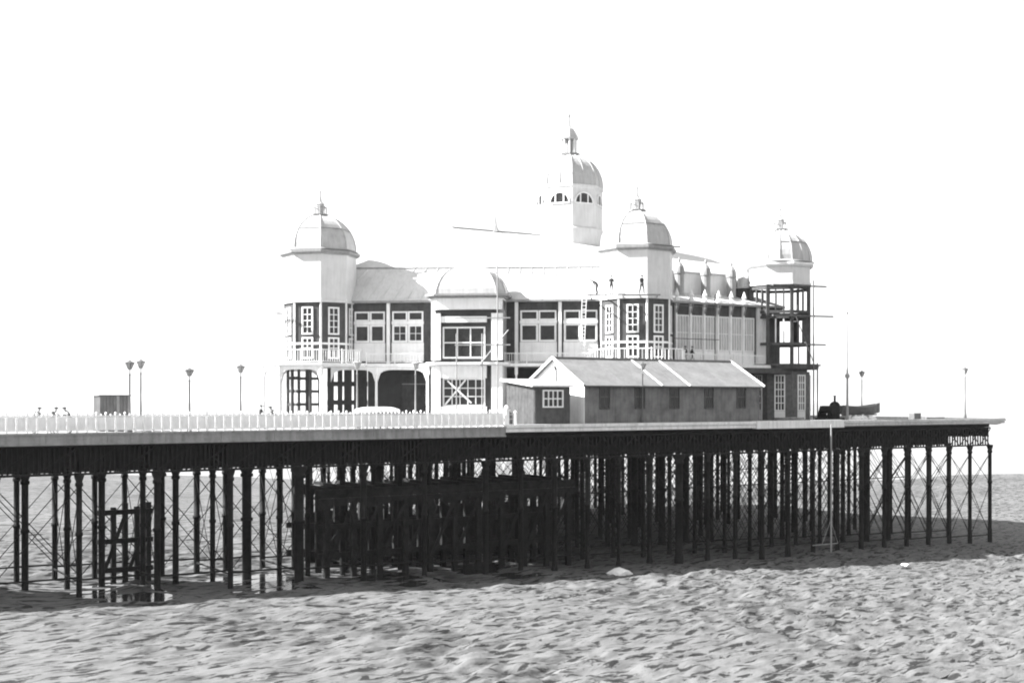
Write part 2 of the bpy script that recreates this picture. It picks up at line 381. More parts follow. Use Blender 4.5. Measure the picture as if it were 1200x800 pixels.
b.box(-0.07, 0.07, -0.07, 0.07, 0, 1.25); m_far = b.mesh('rail_length', M_rail)
u = -26
while u < U_PLAT - 3.8: link('rail_length', m_far, pier, pier_at(u, V_AP - 0.2, DECK + 0.01)); u += 3.8
# end of the railing: a scrolled end post
b = MB(); b.box(-0.16, 0.16, -0.16, 0.16, 0, 1.35); b.box(-0.22, 0.22, -0.22, 0.22, 1.35, 1.45); b.lathe([(0.1, 1.45), (0.2, 1.55), (0.2, 1.65), (0.05, 1.8)], 8)
b.build('end_post', M_rail, pier, pier_at(U_RAIL + 0.25, 0.1, DECK + 0.02))

# piles
ZT = 7.66
def pile_mesh(r):
    L = 15.0; zb = -L
    b = MB(); b.lathe([(r * 1.25, zb), (r * 1.2, -9.2), (r, -9.0), (r, -4.1), (r * 1.3, -4.08), (r * 1.3, -3.86), (r, -3.84), (r, -0.75), (r * 1.35, -0.72), (r * 1.35, -0.5), (r * 1.05, -0.45), (r * 1.7, -0.06), (r * 1.7, 0.14)], 10)
    return b.mesh('pile', M_iron, True)
pm = [pile_mesh(0.20), pile_mesh(0.235), pile_mesh(0.36)]
ap_u = [36.9 - 5.3 * k for k in range(1, 15)]
pl_u = [U_END - 0.35 - 3.42 * k for k in range(20)]
piles = []
for u in ap_u:
    for j, v in enumerate((0.5, 4.4, 8.3)):
        piles.append((u + (0.0 if j == 0 else random.uniform(-.2, .2)), v))
        if j: piles.append((u + 2.65 + random.uniform(-.3, .3), v))
def inside(u, v):
    if v < V_AP: return True
    if u < 29.5 + (0 if v < 34 else (v - 34) * 0.38 if v < 47 else 5 + (v - 47)): return False
    return True
for u in pl_u:
    for k in range(12):
        v = 0.5 + 5.45 * k
        if inside(u, v) and not (k >= 3 and (k in (4, 7, 9) or random.random() < 0.22)): piles.append((u + (0 if k == 0 else random.uniform(-.25, .25)), v))
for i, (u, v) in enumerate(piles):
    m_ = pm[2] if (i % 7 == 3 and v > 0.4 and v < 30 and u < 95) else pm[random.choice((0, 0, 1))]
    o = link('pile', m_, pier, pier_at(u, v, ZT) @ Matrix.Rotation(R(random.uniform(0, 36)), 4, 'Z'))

# lattice girders, one length for each bay
def lattice(L, dens):
    b = MB(); z0, z1 = 7.66, 9.74
    b.box(0, L - 0.01, -0.13, 0.13, z0 + 0.02, z0 + 0.17); b.box(0, L - 0.01, -0.13, 0.13, z1 - 0.16, z1 - 0.01)
    n = max(int(L / dens), 3); s = L / n
    for k in range(n): b.box(k * s + 0.02, k * s + 0.14, -0.05, 0.05, z0 + 0.17, z1 - 0.16)
    h = 2
    for k in range(h):
        a_, c_ = k * L / h, (k + 1) * L / h - 0.02
        b.beam((a_, -0.075, z0 + 0.17), (c_, -0.075, z1 - 0.17), 0.045, 0.10); b.beam((a_, 0.075, z1 - 0.17), (c_, 0.075, z0 + 0.17), 0.045, 0.10)
    return b.mesh('lattice_girder', M_iron)
def plate(L):
    b = MB(); b.box(0, L - 0.01, -0.03, 0.03, 7.8, 9.6); b.box(0, L - 0.01, -0.15, 0.15, 7.66, 7.795); b.box(0, L - 0.01, -0.15, 0.15, 9.605, 9.73)
    for k in range(3): b.box(k * L / 3 + .05, k * L / 3 + .15, -0.13, -0.035, 7.8, 9.6)
    return b.mesh('plate_girder', M_iron)
lg_near, lg_back, lg_ap = lattice(3.42, 0.42), plate(3.42), lattice(5.3, 0.33)
pg_ap = plate(5.3)
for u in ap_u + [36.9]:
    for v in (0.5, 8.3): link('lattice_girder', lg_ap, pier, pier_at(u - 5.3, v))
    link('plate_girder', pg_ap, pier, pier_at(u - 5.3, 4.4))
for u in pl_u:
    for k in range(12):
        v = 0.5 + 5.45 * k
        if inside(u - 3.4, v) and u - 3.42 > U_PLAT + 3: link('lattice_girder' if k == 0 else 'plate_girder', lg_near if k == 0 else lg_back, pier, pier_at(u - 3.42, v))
def cross(V0, V1, drop):
    b = MB(); b.box(-0.14, 0.14, V0, V1, 9.52, 9.72); b.box(-0.06, 0.06, V0, V1, 9.72 - drop, 9.515); b.box(-0.14, 0.14, V0, V1, 9.72 - drop - .12, 9.72 - drop - .003)
    return b.mesh('cross_girder', M_iron)
cg1, cg2 = cross(0.7, 8.1, 1.7), cross(0.7, 61, 0.9)
cg3 = cross(0.7, 40, 0.9)
for u in ap_u: link('cross_girder', cg1, pier, pier_at(u, 0))
for u in pl_u: link('cross_girder', cg2 if u > 52 else cg3, pier, pier_at(u, 0))
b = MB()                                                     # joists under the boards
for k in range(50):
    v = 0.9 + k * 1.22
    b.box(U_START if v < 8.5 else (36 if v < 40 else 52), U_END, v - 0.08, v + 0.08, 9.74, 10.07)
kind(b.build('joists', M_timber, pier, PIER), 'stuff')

# bracing rods
unit = MB().tube((0, 0, 0), (0, 0, 1), 1.0, 5).mesh('brace_rod', M_iron)
rods = []
def rod(p, q, r): rods.append((Vector(p), Vector(q), r))
def gz(u, v): p = W(u, v); return float(base_z(np.array(p.x), np.array(p.y)))
for row in (0, 1, 2):
    v = (0.5, 4.4, 8.3)[row]
    for u in ap_u:
        if u > 36.9 - 5.3: continue
        g = gz(u, v); d = (-0.08, 0.08)
        rod((u, v + .07, ZT - 0.7), (u + 5.3, v + .07, g + 0.9), 0.035); rod((u + 5.3, v - .07, ZT - 0.7), (u, v - .07, g + 0.9), 0.035)
        if row != 1: rod((u, v, g + 0.75), (u + 5.3, v, g + 0.75), 0.07)
for u in ap_u:
    for v0, v1 in ((0.5, 4.4), (4.4, 8.3)):
        g = gz(u, v0)
        rod((u + .07, v0, ZT - 0.7), (u + .07, v1, g + 0.9), 0.03); rod((u - .07, v1, ZT - 0.7), (u - .07, v0, g + 0.9), 0.03)
        rod((u, v0, g + 0.6), (u, v1, g + 0.6), 0.07)
for u in pl_u[1:]:
    for k in range(12):
        v = 0.5 + 5.45 * k
        if not inside(u, v): continue
        g = gz(u, v); mid = 3.7
        if k in (0, 1, 2, 4, 7, 11):
            rod((u, v + .07, ZT - 0.7), (u + 3.42, v + .07, mid), 0.035); rod((u + 3.42, v - .07, ZT - 0.7), (u, v - .07, mid), 0.035)
            rod((u, v + .07, mid - .1), (u + 3.42, v + .07, g + 0.8), 0.035); rod((u + 3.42, v - .07, mid - .1), (u, v - .07, g + 0.8), 0.035)
        if k in (0, 1): rod((u, v, g + 0.75), (u + 3.42, v, g + 0.75), 0.06)
        if k == 2 or k == 6: rod((u, v, mid), (u + 3.42, v, mid), 0.06)
for u in pl_u:
    for k in range(11):
        v = 0.5 + 5.45 * k; g = gz(u, v)
        if not inside(u, v) or not inside(u, v + 5.45): continue
        rod((u + .07, v, ZT - 0.7), (u + .07, v + 5.45, g + 1.2), 0.03); rod((u - .07, v + 5.45, ZT - 0.7), (u - .07, v, g + 1.2), 0.03)
def rmat(p, q, r):
    d = q - p; return Matrix.Translation(p) @ d.to_track_quat('Z', 'Y').to_matrix().to_4x4() @ Matrix.Diagonal((r, r, d.length, 1))
def vis(t): p = W((t[0].x + t[1].x) / 2, (t[0].y + t[1].y) / 2); return p.y + (1e4 if abs(p.x / p.y) > 0.45 else 0)
rods.sort(key=vis)
for p, q, r in rods[:295]: link('brace_rod', unit, pier, PIER @ rmat(p, q, r))
b = MB()
for p, q, r in rods[295:]: b.tube(p, q, r, 5)
kind(b.build('far_brace_rods', M_iron, pier, PIER), 'stuff')
# timber landing under the deck
for v in (3.2, 7.5):
    b = MB(); b.box(23.5, 48.0, v - 0.15, v + 0.15, 5.1, 5.75); b.build('landing_beam', M_timber, pier, PIER)
for k in range(12):
    b = MB(); b.box(24 + k * 2.0, 24.3 + k * 2.0, 2.6, 9.4, 5.76, 6.0); b.build('landing_joist', M_timber, pier, PIER)
for k in range(20): 
    b = MB(); b.box(23.6 + k * 1.22, 23.6 + k * 1.22 + 1.18, 2.7, 3.0, 4.3 + 0.2 * (k % 3), 5.09); b.build('landing_board', M_timber, pier, PIER)
for j_, v in enumerate((3.2, 6.4, 9.6)):  # close-set posts and walings, added to make this space blacker
    for k in range(11):
        u = 24.2 + k * 2.3 + 0.7 * j_
        b = MB(); b.box(u, u + 0.42, v - 0.2, v + 0.2, -4, 5.09); b.build('landing_post', M_timber, pier, PIER)
    for z in (0.35, 2.6):
        b = MB(); b.box(23.8, 48.2, v + 0.21, v + 0.45, z - 0.6 * j_ * 0.3, z + 0.42 - 0.18 * j_); b.build('landing_waling', M_timber, pier, PIER)
for k in range(10):
    u = 24.4 + k * 2.3; b = MB(); b.beam((u, 2.95, 0.0), (u + 2.2, 2.95, 4.6), 0.1, 0.26); b.build('landing_brace', M_timber, pier, PIER)

for k in range(22):                                             # dark backing added behind the landing to blacken the gaps
    MB().box(25.5 + k * 1.02, 26.48 + k * 1.02, 10.1, 10.18, -3.0, 3.2 + random.uniform(-.5, .4)).build('dark_backing_board', M_timber, pier, PIER)
for z in (0.2, 2.3, 4.4):                                       # older timber frame between the approach bents
    MB().box(7.6, 11.6, 5.6, 5.9, z, z + 0.35).build('frame_waling', M_timber, pier, PIER)
for k in range(5): MB().box(7.8 + k * .85, 8.15 + k * .85, 5.91, 6.25, -2, 5.2 - .3 * (k % 2)).build('frame_post', M_timber, pier, PIER)
for k in range(2): MB().beam((8 + k * 1.8, 5.5, .3), (9.6 + k * 1.8, 5.5, 4.6), .12, .25).build('frame_brace', M_timber, pier, PIER)
# ------------------------------------------------------------------ the pavilion
T1, T2, T3 = (38.2, 36.0), (64.4, 15.0), (84.8, 15.0)
VC = 36.0
pav = thing('pavilion', 'white pavilion with large central dome and domed corner towers, under construction on the pier', 'pavilion', W(70, 36, DECK))
hexa = [T1, T2, T3, (100.0, VC), (84.8, 2 * VC - 15), (64.4, 2 * VC - 15)]
def inset(poly, d):
    out = []; n = len(poly)
    for i in range(n):
        p0, p1, p2 = Vector(poly[i - 1]), Vector(poly[i]), Vector(poly[(i + 1) % n])
        a = (p1 - p0).normalized(); c = (p2 - p1).normalized()
        na = Vector((-a.y, a.x)); nc = Vector((-c.y, c.x))
        bis = (na + nc).normalized(); out.append(tuple(p1 + bis * (d / bis.dot(na))))
    return out
FL1, EAVE = 16.5, 22.95
def wxy(poly): return [tuple(W(*p)[:2]) for p in poly]
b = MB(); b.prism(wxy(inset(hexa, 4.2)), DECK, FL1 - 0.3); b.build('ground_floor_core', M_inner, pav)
b = MB(); b.prism(wxy(inset(hexa, 0.0)), FL1 + 0.02, EAVE); b.build('upper_wall', M_wall, pav)
b = MB(); b.prism(wxy(inset(hexa, -2.3)), FL1 - 0.32, FL1 + 0.01); b.build('balcony_floor', M_white, pav)
b = MB(); b.prism(wxy(inset(hexa, -0.55)), EAVE + 0.01, EAVE + 0.22); b.build('eaves_cornice', M_trim, pav)

A_, B_ = W(*T1), W(*T2)
e1 = (B_ - A_).normalized(); n1 = Vector((e1.y, -e1.x, 0));  L1 = (B_ - A_).length
FR = frame(A_, e1, n1)                                       # front wall frame: local x along, -y outward
A2, B2 = W(*T2), W(*T3); L2 = (B2 - A2).length
SD = frame(A2, (cP, sP), (sP, -cP))
def s_at(x, off=0.0):                                        # pixel column -> distance along the front wall plane moved out by off
    t = (x - 600.0) / F; o = A_ + n1 * off
    return (t * o.y - o.x) / (e1.x - t * e1.y)
def s2_at(x, off=0.0):
    t = (x - 600.0) / F; o = A2 + Vector((sP, -cP, 0)) * off
    return (t * o.y - o.x) / (cP - t * sP)

def window(fr, s0, s1, z0, z1, cols, rows, out=0.0, fw=0.11, bar=0.055, glass=None, single=False, parent=None, arch=False):
    """white frame standing proud of the wall, panes set back behind the bars"""
    parent = parent or pav
    b = MB(); y0, y1 = -out - 0.12, -out - 0.005
    b.box(s0, s0 + fw, y0, y1, z0, z1); b.box(s1 - fw, s1, y0, y1, z0, z1)
    b.box(s0 + fw, s1 - fw, y0, y1, z1 - fw, z1); b.box(s0 + fw, s1 - fw, y0 - 0.05, y1, z0, z0 + fw)
    w = (s1 - s0 - 2 * fw) / cols; h = (z1 - z0 - 2 * fw) / rows
    for k in range(1, cols): x = s0 + fw + k * w; b.box(x - bar / 2, x + bar / 2, y0 + 0.02, y1, z0 + fw, z1 - fw)
    for k in range(1, rows):
        z = z0 + fw + k * h
        for c_ in range(cols): b.box(s0 + fw + c_ * w + (bar / 2 if c_ else 0), s0 + fw + (c_ + 1) * w - (bar / 2 if c_ < cols - 1 else 0), y0 + 0.025, y1, z - bar / 2, z + bar / 2)
    o = b.build('window', M_white, parent, fr)
    g = glass or M_glass
    b = MB(); b.box(s0 + fw * .5, s1 - fw * .5, -out - 0.03, -out - 0.008, z0 + fw * .5, z1 - fw * .5); b.build('pane', g, o, fr)
    return o
def bx(name, m, fr, *a, parent=None):
    b = MB(); b.box(*a); return b.build(name, m, parent or pav, fr)

# front upper storey: glazed bays between white pilasters
Ym = 130.0
zz = lambda y, Y=129.5: z_at(y, Y)
def front_bay(x0, x1, variant=0):
    s0, s1 = s_at(x0), s_at(x1); w = s1 - s0; m_ = (s0 + s1) / 2
    bx('pilaster', M_white, FR, s0 - 0.22, s0 + 0.12, -0.3, -0.003, FL1 + 0.02, EAVE - 0.01)
    for a_, c_ in ((s0 + 0.35, m_ - 0.03), (m_ + 0.03, s1 - 0.35)):
        window(FR, a_, c_, zz(376), zz(364.5), 1, 1, 0.0, 0.16)
        window(FR, a_, c_, zz(401), zz(380), 2 if variant else 1, 2 if variant else 1, 0.0, 0.2)
    bx('transom', M_white, FR, s0 + 0.3, s1 - 0.3, -0.2, -0.003, zz(379.8), zz(376.2))
    bx('spandrel_panel', M_white, FR, s0 + 0.3, s1 - 0.3, -0.1, -0.003, FL1 + 0.3, zz(401.3))
for x0, x1, v in ((412, 455, 0), (456, 500, 1), (606, 656, 0), (657, 704, 0)): front_bay(x0, x1, v)

# balcony railing along the front and round the corners
def balcony_rail(fr, s0, s1, y, z, h, name='balcony_rail'):
    n = max(int((s1 - s0) / 2.2), 1); d = (s1 - s0) / n
    for k in range(n):
        b = MB(); a_ = s0 + k * d
        b.box(a_, a_ + d - 0.02, y - 0.04, y + 0.04, z + h - 0.08, z + h); b.box(a_, a_ + d - 0.02, y - 0.03, y + 0.03, z + 0.12, z + 0.18)
        b.box(a_, a_ + 0.09, y - 0.045, y + 0.045, z, z + h + 0.08)
        for j in range(1, 9): x = a_ + j * d / 9; b.box(x - 0.02, x + 0.02, y - 0.018, y + 0.018, z + 0.18, z + h - 0.08)
        b.build(name, M_white, pav, fr)
balcony_rail(FR, 5.5, s_at(500), -2.2, FL1 + 0.01, 1.05)
balcony_rail(FR, s_at(594), L1 - 4.5, -2.2, FL1 + 0.01, 1.05)
balcony_rail(SD, 4.5, L2 - 4.5, -2.2, FL1 + 0.01, 1.05)

# corner towers
OCT = R(10.0 - 90.0)
def oct_pt(c, r, k, ph=OCT, n=8): t = ph + 2 * math.pi * k / n; return Vector((c[0] + r * math.cos(t), c[1] + r * math.sin(t)))
def face_frame(c, r, k, ph=OCT, n=8):
    a, d = oct_pt(c, r, k, ph, n), oct_pt(c, r, k + 1, ph, n); e = (d - a).normalized()
    return frame((a.x, a.y, 0), e, (e.y, -e.x)), (d - a).length
def dome(c, z0, rad, h, n, ribs, m_=None, ph=OCT, flare=0.35, name='dome', power=1.0, band=True):
    prof = [(rad * 1.0 + flare, z0), (rad * 1.0, z0 + 0.18)]
    for k in range(1, 11):
        t = k / 10 * math.pi / 2 * 0.94; prof.append((rad * math.cos(t) ** power, z0 + 0.18 + (h - 0.18) * math.sin(t) / math.sin(math.pi / 2 * 0.94)))
    b = MB(); b.lathe(prof, n, ph, c); o = b.build(name, m_ or M_dome, pav)
    for k in range(ribs):
        t = ph + 2 * math.pi * k / ribs; f = math.cos(math.pi / n) / math.cos(((t - ph) % (2 * math.pi / n)) - math.pi / n)
        rb = MB(); rb.path([(c[0] + r_ * f * math.cos(t), c[1] + r_ * f * math.sin(t), z_) for r_, z_ in prof[1:]], 0.075, 5); rb.build('dome_rib', M_dome, o)
    if band:
        r_, z_ = prof[5]; bb = MB(); bb.lathe([(r_ + 0.02, z_ - 0.05), (r_ + 0.09, z_ - 0.04), (r_ + 0.07, z_ + 0.05), (r_ - 0.05, z_ + 0.07)], n, ph, c); bb.build('dome_band', M_trim, o)
    return o, prof[-1]
def finial(c, z, r, h, crown=True, parent=None):
    b = MB()
    b.lathe([(r * 1.5, z - 0.05), (r * 1.6, z + 0.1), (r * 1.1, z + 0.16)], 8, OCT, c)
    o = b.build('finial_platform', M_trim, parent or pav)
    if crown:
        b = MB()
        for k in range(8):
            t = OCT + k * math.pi / 4; p = (c[0] + r * 1.1 * math.cos(t), c[1] + r * 1.1 * math.sin(t)); b.tube((p[0], p[1], z + .1), (p[0], p[1], z + h * .27), 0.055, 5)
            t2 = t + math.pi / 4; q = (c[0] + r * 1.1 * math.cos(t2), c[1] + r * 1.1 * math.sin(t2)); b.tube((p[0], p[1], z + h * .26), (q[0], q[1], z + h * .26), 0.05, 5)
        b.build('finial_crown', M_trim, o)
    b = MB(); b.lathe([(r * .6, z + .1), (r * .75, z + h * .3), (r * .85, z + h * .36), (r * .35, z + h * .45), (0.12, z + h * .6), (0.1, z + h * .72), (0.16, z + h * .75), (0.07, z + h * .79), (0.03, z + h)], 8, OCT, c)
    b.build('spike', M_dome, o)
def tower(t, zb, zc, zd, zf, rad, finished=True, n=8, ribs=8):
    c = W(*t); c = (c.x, c.y)
    # drum
    b = MB(); b.lathe([(rad + 0.12, zb), (rad + 0.12, zb + 0.25), (rad, zb + 0.27), (rad, zc - 0.35), (rad + 0.15, zc - 0.3)], 8, OCT, c); b.build('tower_drum', M_cream, pav)
    b = MB(); b.lathe([(rad + 0.16, zc - 0.3), (rad + 0.4, zc - 0.1), (rad + 0.42, zc + 0.12), (rad + 0.1, zc + 0.25)], 8, OCT, c); b.build('tower_cornice', M_trim if finished else M_white, pav)
    o, top = dome(c, zc + 0.26, rad - 0.05, zd - zc - 0.26, n, ribs)
    finial(c, zd, 0.62, zf - zd)
    return c
c1 = tower(T1, z_at(357, 131), z_at(299, 131), z_at(253, 131), z_at(216, 131), 3.85)
c2 = tower(T2, z_at(352.5, 127.2), z_at(294, 127.2), z_at(247.5, 127.2), z_at(211, 127.2), 3.85)
c3 = tower(T3, z_at(336, 138.2), z_at(312, 138.2), z_at(270, 138.2), z_at(237, 138.2), 3.55, False, 16, 16)
# storeys below the drums
for c in (c1, c2):
    b = MB(); b.lathe([(3.75, FL1 + 0.02), (3.75, EAVE + 0.3)], 8, OCT, c); b.build('tower_storey', M_wall, pav)
    for k in (6, 7, 0, 1):
        fr, L = face_frame(c, 3.75, k)
        window(fr, L / 2 - 0.62, L / 2 + 0.62, zz(393), zz(361), 2, 4, 0.0, 0.16, 0.08)
        window(fr, L / 2 - 0.62, L / 2 + 0.62, FL1 + 0.5, zz(396), 2, 2, 0.0, 0.16, 0.08)
        bx('corner_post', M_white, fr, -0.09, 0.09, -0.1, 0.05, FL1 + 0.03, EAVE + 0.28)
        bx('sill_band', M_white, fr, 0.12, L - 0.12, -0.1, -0.004, zz(404.5), zz(402.2))
b = MB(); b.lathe([(3.7, DECK), (3.7, FL1 - .33)], 8, OCT, c2); b.build('tower_base', M_brick, pav)
b = MB(); b.lathe([(6.1, FL1 - 0.33), (6.1, FL1 - 0.2), (6.3, FL1 - 0.16), (6.3, FL1 + 0.012)], 8, OCT, c1); b.build('tower_balcony', M_white, pav)
b = MB(); b.lathe([(5.4, FL1 - 0.33), (5.6, FL1 + 0.012)], 8, OCT, c2); b.build('tower_balcony', M_white, pav)
for c, r, ks in ((c1, 6.05, (4, 5, 6, 7, 0)), (c2, 5.35, (6, 7, 0, 1))):
    for k in ks:
        fr, L = face_frame(c, r, k)
        balcony_rail(fr, 0.05, L - 0.05, 0.1, FL1 + 0.012, 1.4)
for k in (4, 5, 6, 7):                                        # slim posts of the upper veranda and its pale blind boards
    p = oct_pt(c1, 5.2, k); b = MB(); b.lathe([(0.09, FL1 + 0.01), (0.07, 21.9)], 8, 0, (p.x, p.y)); b.build('veranda_post', M_white, pav)
    fr, L = face_frame(c1, 5.2, k)
    if k < 7: bx('veranda_beam', M_white, fr, 0.0, L, -0.06, 0.06, 21.91, 22.15)
# T1 ground floor: open arcade round the tower, then along the front
def arch_panel(fr, s0, s1, ztop, zs, drop, th=0.16):
    """spandrel with a three-centred opening between two columns"""
    b = MB(); n = 16; pts = []
    for k in range(n + 1):
        t = k / n; x = s0 + (s1 - s0) * t; q = abs(2 * t - 1); z = zs + drop * (1 - q ** 5) ** 0.45 if q < 1 else zs
        pts.append((x, z))
    for (xa, za), (xb, zb) in zip(pts[:-1], pts[1:]):
        vs = [(xa, -th / 2, za), (xb, -th / 2, zb), (xb, -th / 2, ztop), (xa, -th / 2, ztop), (xa, th / 2, za), (xb, th / 2, zb), (xb, th / 2, ztop), (xa, th / 2, ztop)]
        b.add(vs, [(0, 1, 2, 3), (7, 6, 5, 4), (0, 4, 5, 1), (3, 2, 6, 7)])
    return b.build('arch_panel', M_white, pav, fr)
def column(p, r=0.15, top=FL1 - 0.34):
    b = MB(); b.lathe([(r * 1.7, DECK), (r * 1.7, DECK + 0.5), (r, DECK + 0.6), (r * .85, top - 0.9), (r * 1.5, top - 0.8), (r * 1.5, top)], 8, 0, (p[0], p[1])); b.build('column', M_white, pav)
ATOP, ASP, ADR = FL1 - 0.34, zz(447, 126), 1.25
for k in (4, 5, 6, 7):
    p = oct_pt(c1, 5.9, k); column(p)
    if k < 7:
        fr, L = face_frame(c1, 5.9, k); arch_panel(fr, 0.12, L - 0.12, ATOP, ASP, ADR)
p = oct_pt(c1, 5.9, 8); column(p)
fr, L = face_frame(c1, 5.9, 7); arch_panel(fr, 0.12, L - 0.12, ATOP, ASP, ADR)
FO = 2.15
xs_ = [441, 501]; sA = (Vector((p.x, p.y, 0)) - (A_ + n1 * FO)).dot(e1)
ss = [sA] + [s_at(x, FO) for x in xs_]
for a_, c_ in zip(ss[:-1], ss[1:]):
    o = A_ + n1 * FO + e1 * c_; column((o.x, o.y)); 
    b = arch_panel(FR @ Matrix.Translation((0, -FO, 0)), a_ + 0.12, c_ - 0.12, ATOP, ASP, ADR)
# dark back wall of the arcade with a doorway, and a few glazed screens one sees the sky through
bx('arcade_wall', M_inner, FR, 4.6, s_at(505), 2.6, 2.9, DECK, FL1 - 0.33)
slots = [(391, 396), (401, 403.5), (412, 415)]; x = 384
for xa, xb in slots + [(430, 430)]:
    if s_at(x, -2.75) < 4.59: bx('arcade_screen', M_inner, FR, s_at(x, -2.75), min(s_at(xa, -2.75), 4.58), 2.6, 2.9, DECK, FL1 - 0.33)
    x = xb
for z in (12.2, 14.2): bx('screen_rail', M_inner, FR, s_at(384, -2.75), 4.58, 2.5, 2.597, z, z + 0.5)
bx('doorway', M_wall, FR, s_at(466), s_at(497), 2.3, 2.597, DECK, zz(438))
bx('door_rail', M_trim, FR, s_at(466), s_at(497), 2.25, 2.297, zz(450), zz(449))
for k in range(5):
    t = oct_pt(c1, 3.4, 4 + k * 0.9); b = MB(); b.tube((t.x, t.y, DECK), (t.x, t.y, FL1 - 0.33), 0.16, 6); b.build('inner_post', M_wall, pav)
for k in (4, 5, 6):
    fr, L = face_frame(c1, 3.4, k)
    for z in (12.1, 13.5, 14.9): bx('inner_rail', M_wall, fr, 0.05, L - 0.05, -0.08, 0.08, z, z + 0.28)
    bx('inner_panel', M_wall, fr, L * .42, L * .62, -0.06, 0.06, DECK, FL1 - 0.33)

# entrance bay with its squat dome
BO = 3.6; s0, s1 = s_at(504, BO), s_at(589, BO); mB = (s0 + s1) / 2; wB = s1 - s0
zb = lambda y: z_at(y, 126.3)
bay_poly = lambda d: [(s0 - d, 0.2), (s0 - d, -BO + 0.7 - d * .4), (s0 + 0.7 - d * .4, -BO - d), (s1 - 0.7 + d * .4, -BO - d), (s1 + d, -BO + 0.7 - d * .4), (s1 + d, 0.2)]
bay_top = zb(346)
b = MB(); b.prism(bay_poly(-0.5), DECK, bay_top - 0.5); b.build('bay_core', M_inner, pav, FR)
for a_, c_ in ((s0 + 0.02, s_at(516, BO)), (s_at(570, BO), s1 - 0.02)):
    bx('bay_pier', M_white, FR, a_ + 0.5, c_, -BO + 0.0, -BO + 0.6, DECK, zb(428))
    bx('bay_pier', M_white, FR, a_ + 0.5, c_, -BO + 0.0, -BO + 0.6, zb(422), zb(367.5))
bx('bay_return', M_white, FR, s1 - 0.45, s1, -BO + 0.62, 0.1, DECK, zb(428))
bx('bay_return', M_white, FR, s0, s0 + 0.45, -BO + 0.62, 0.1, DECK, zb(428))
bx('bay_return', M_trim, FR, s1 - 0.45, s1, -BO + 0.62, 0.1, zb(422), bay_top - 0.5)  # right upper return coloured grey: its shade is put into the paint
bx('bay_return', M_white, FR, s0, s0 + 0.45, -BO + 0.62, 0.1, zb(422), bay_top - 0.5)
b = MB(); b.prism(bay_poly(0.0), zb(363), bay_top - 0.32); b.build('bay_frieze', M_white, pav, FR)
b = MB(); b.prism(bay_poly(0.55), zb(427.5), zb(424.5)); b.build('bay_balcony', M_white, pav, FR)
bx('bay_lintel', M_white, FR, s_at(516, BO) + .003, s_at(570, BO) - .003, -BO + 0.05, -BO + 0.5, zb(443), zb(428.2))
bx('bay_base', M_white, FR, s_at(516, BO) + .003, s_at(570, BO) - .003, -BO + 0.05, -BO + 0.5, DECK, zb(476))
window(FR, s_at(518, BO), s_at(568, BO), zb(476) + .003, zb(443) - .003, 5, 3, BO - 0.5, 0.16, 0.09)
b = MB(); b.beam((s_at(521, BO), -BO + 0.3, zb(474)), (s_at(545, BO), -BO + 0.3, zb(445)), 0.05, 0.16); b.build('temporary_brace', M_white, pav, FR)
b = MB(); b.beam((s_at(524, BO), -BO + 0.2, zb(446)), (s_at(552, BO), -BO + 0.2, zb(472)), 0.05, 0.16); b.build('temporary_brace', M_white, pav, FR)
bx('bay_transom', M_white, FR, s_at(516, BO) + .003, s_at(570, BO) - .003, -BO + 0.1, -BO + 0.45, zb(378), zb(371))
window(FR, s_at(518, BO), s_at(568, BO), zb(420), zb(383), 3, 2, BO - 0.5, 0.16, 0.12)
b = MB(); b.prism(bay_poly(0.25), bay_top - 0.31, bay_top - 0.12); b.prism(bay_poly(0.6), bay_top - 0.117, bay_top + 0.1); b.build('bay_cornice', M_trim, pav, FR)
b = MB(); rings = []
def bay_ring(f, z):
    cx, cy = mB, -BO / 2 + 0.3
    return [(cx + (x - cx) * f, cy + (y - cy) * f, z) for x, y in bay_poly(0.2)]
prof = [(1.0, 0.11), (0.985, 0.6), (0.93, 1.2), (0.84, 1.8), (0.72, 2.3), (0.55, 2.7), (0.3, 2.92)]
vs_ = []; fs_ = []
for f, z in prof: vs_ += bay_ring(f, bay_top + z)
for i in range(len(prof) - 1):
    for k in range(6): fs_.append((i * 6 + k, i * 6 + (k + 1) % 6, (i + 1) * 6 + (k + 1) % 6, (i + 1) * 6 + k))
fs_.append(tuple(range((len(prof) - 1) * 6, len(prof) * 6)))
b.add(vs_, fs_); bd = b.build('bay_dome', M_dome, pav, FR)
for k in range(6):
    rb = MB(); rb.path([vs_[i * 6 + k] for i in range(len(prof))], 0.07, 5); rb.build('dome_rib', M_dome, bd, FR)

# mansard along the two front sides, upper hall roof, side clerestory
inn = [(41.2, VC), (65.6, 17.4 + 0.9), (84.4, 18.3), (96.5, VC), (84.4, 2 * VC - 18.3), (65.6, 2 * VC - 18.3)]
ZM = 26.85
def quad(name, pts, m_, th=0.12):
    p = [Vector(q) for q in pts]; nn = (p[1] - p[0]).cross(p[2] - p[0]).normalized()
    if nn.z < 0: nn = -nn
    b = MB(); k = len(p); b.add([*(q for q in p), *(q - nn * th for q in p)], [tuple(range(k)), tuple(range(2 * k - 1, k - 1, -1))] + [(i, k + i, k + (i + 1) % k, (i + 1) % k) for i in range(k)])
    return b.build(name, m_, pav)
hx = inset(hexa, -0.45)
ms = []
for i in (0, 5):
    j = (i + 1) % 6
    o = quad('mansard_slope', [W(*hx[i], EAVE + 0.24), W(*hx[j], EAVE + 0.24), W(*inn[j], ZM), W(*inn[i], ZM)], M_cream); ms.append(o)
for k in range(1, 24):                                         # standing seams of the front slope
    t = k / 24; p = W(*hx[0], EAVE + 0.26).lerp(W(*hx[1], EAVE + 0.26), t); q = W(*inn[0], ZM + 0.02).lerp(W(*inn[1], ZM + 0.02), t)
    b = MB(); b.beam(p, q, 0.05, 0.07); b.build('roof_seam', M_cream, ms[0])
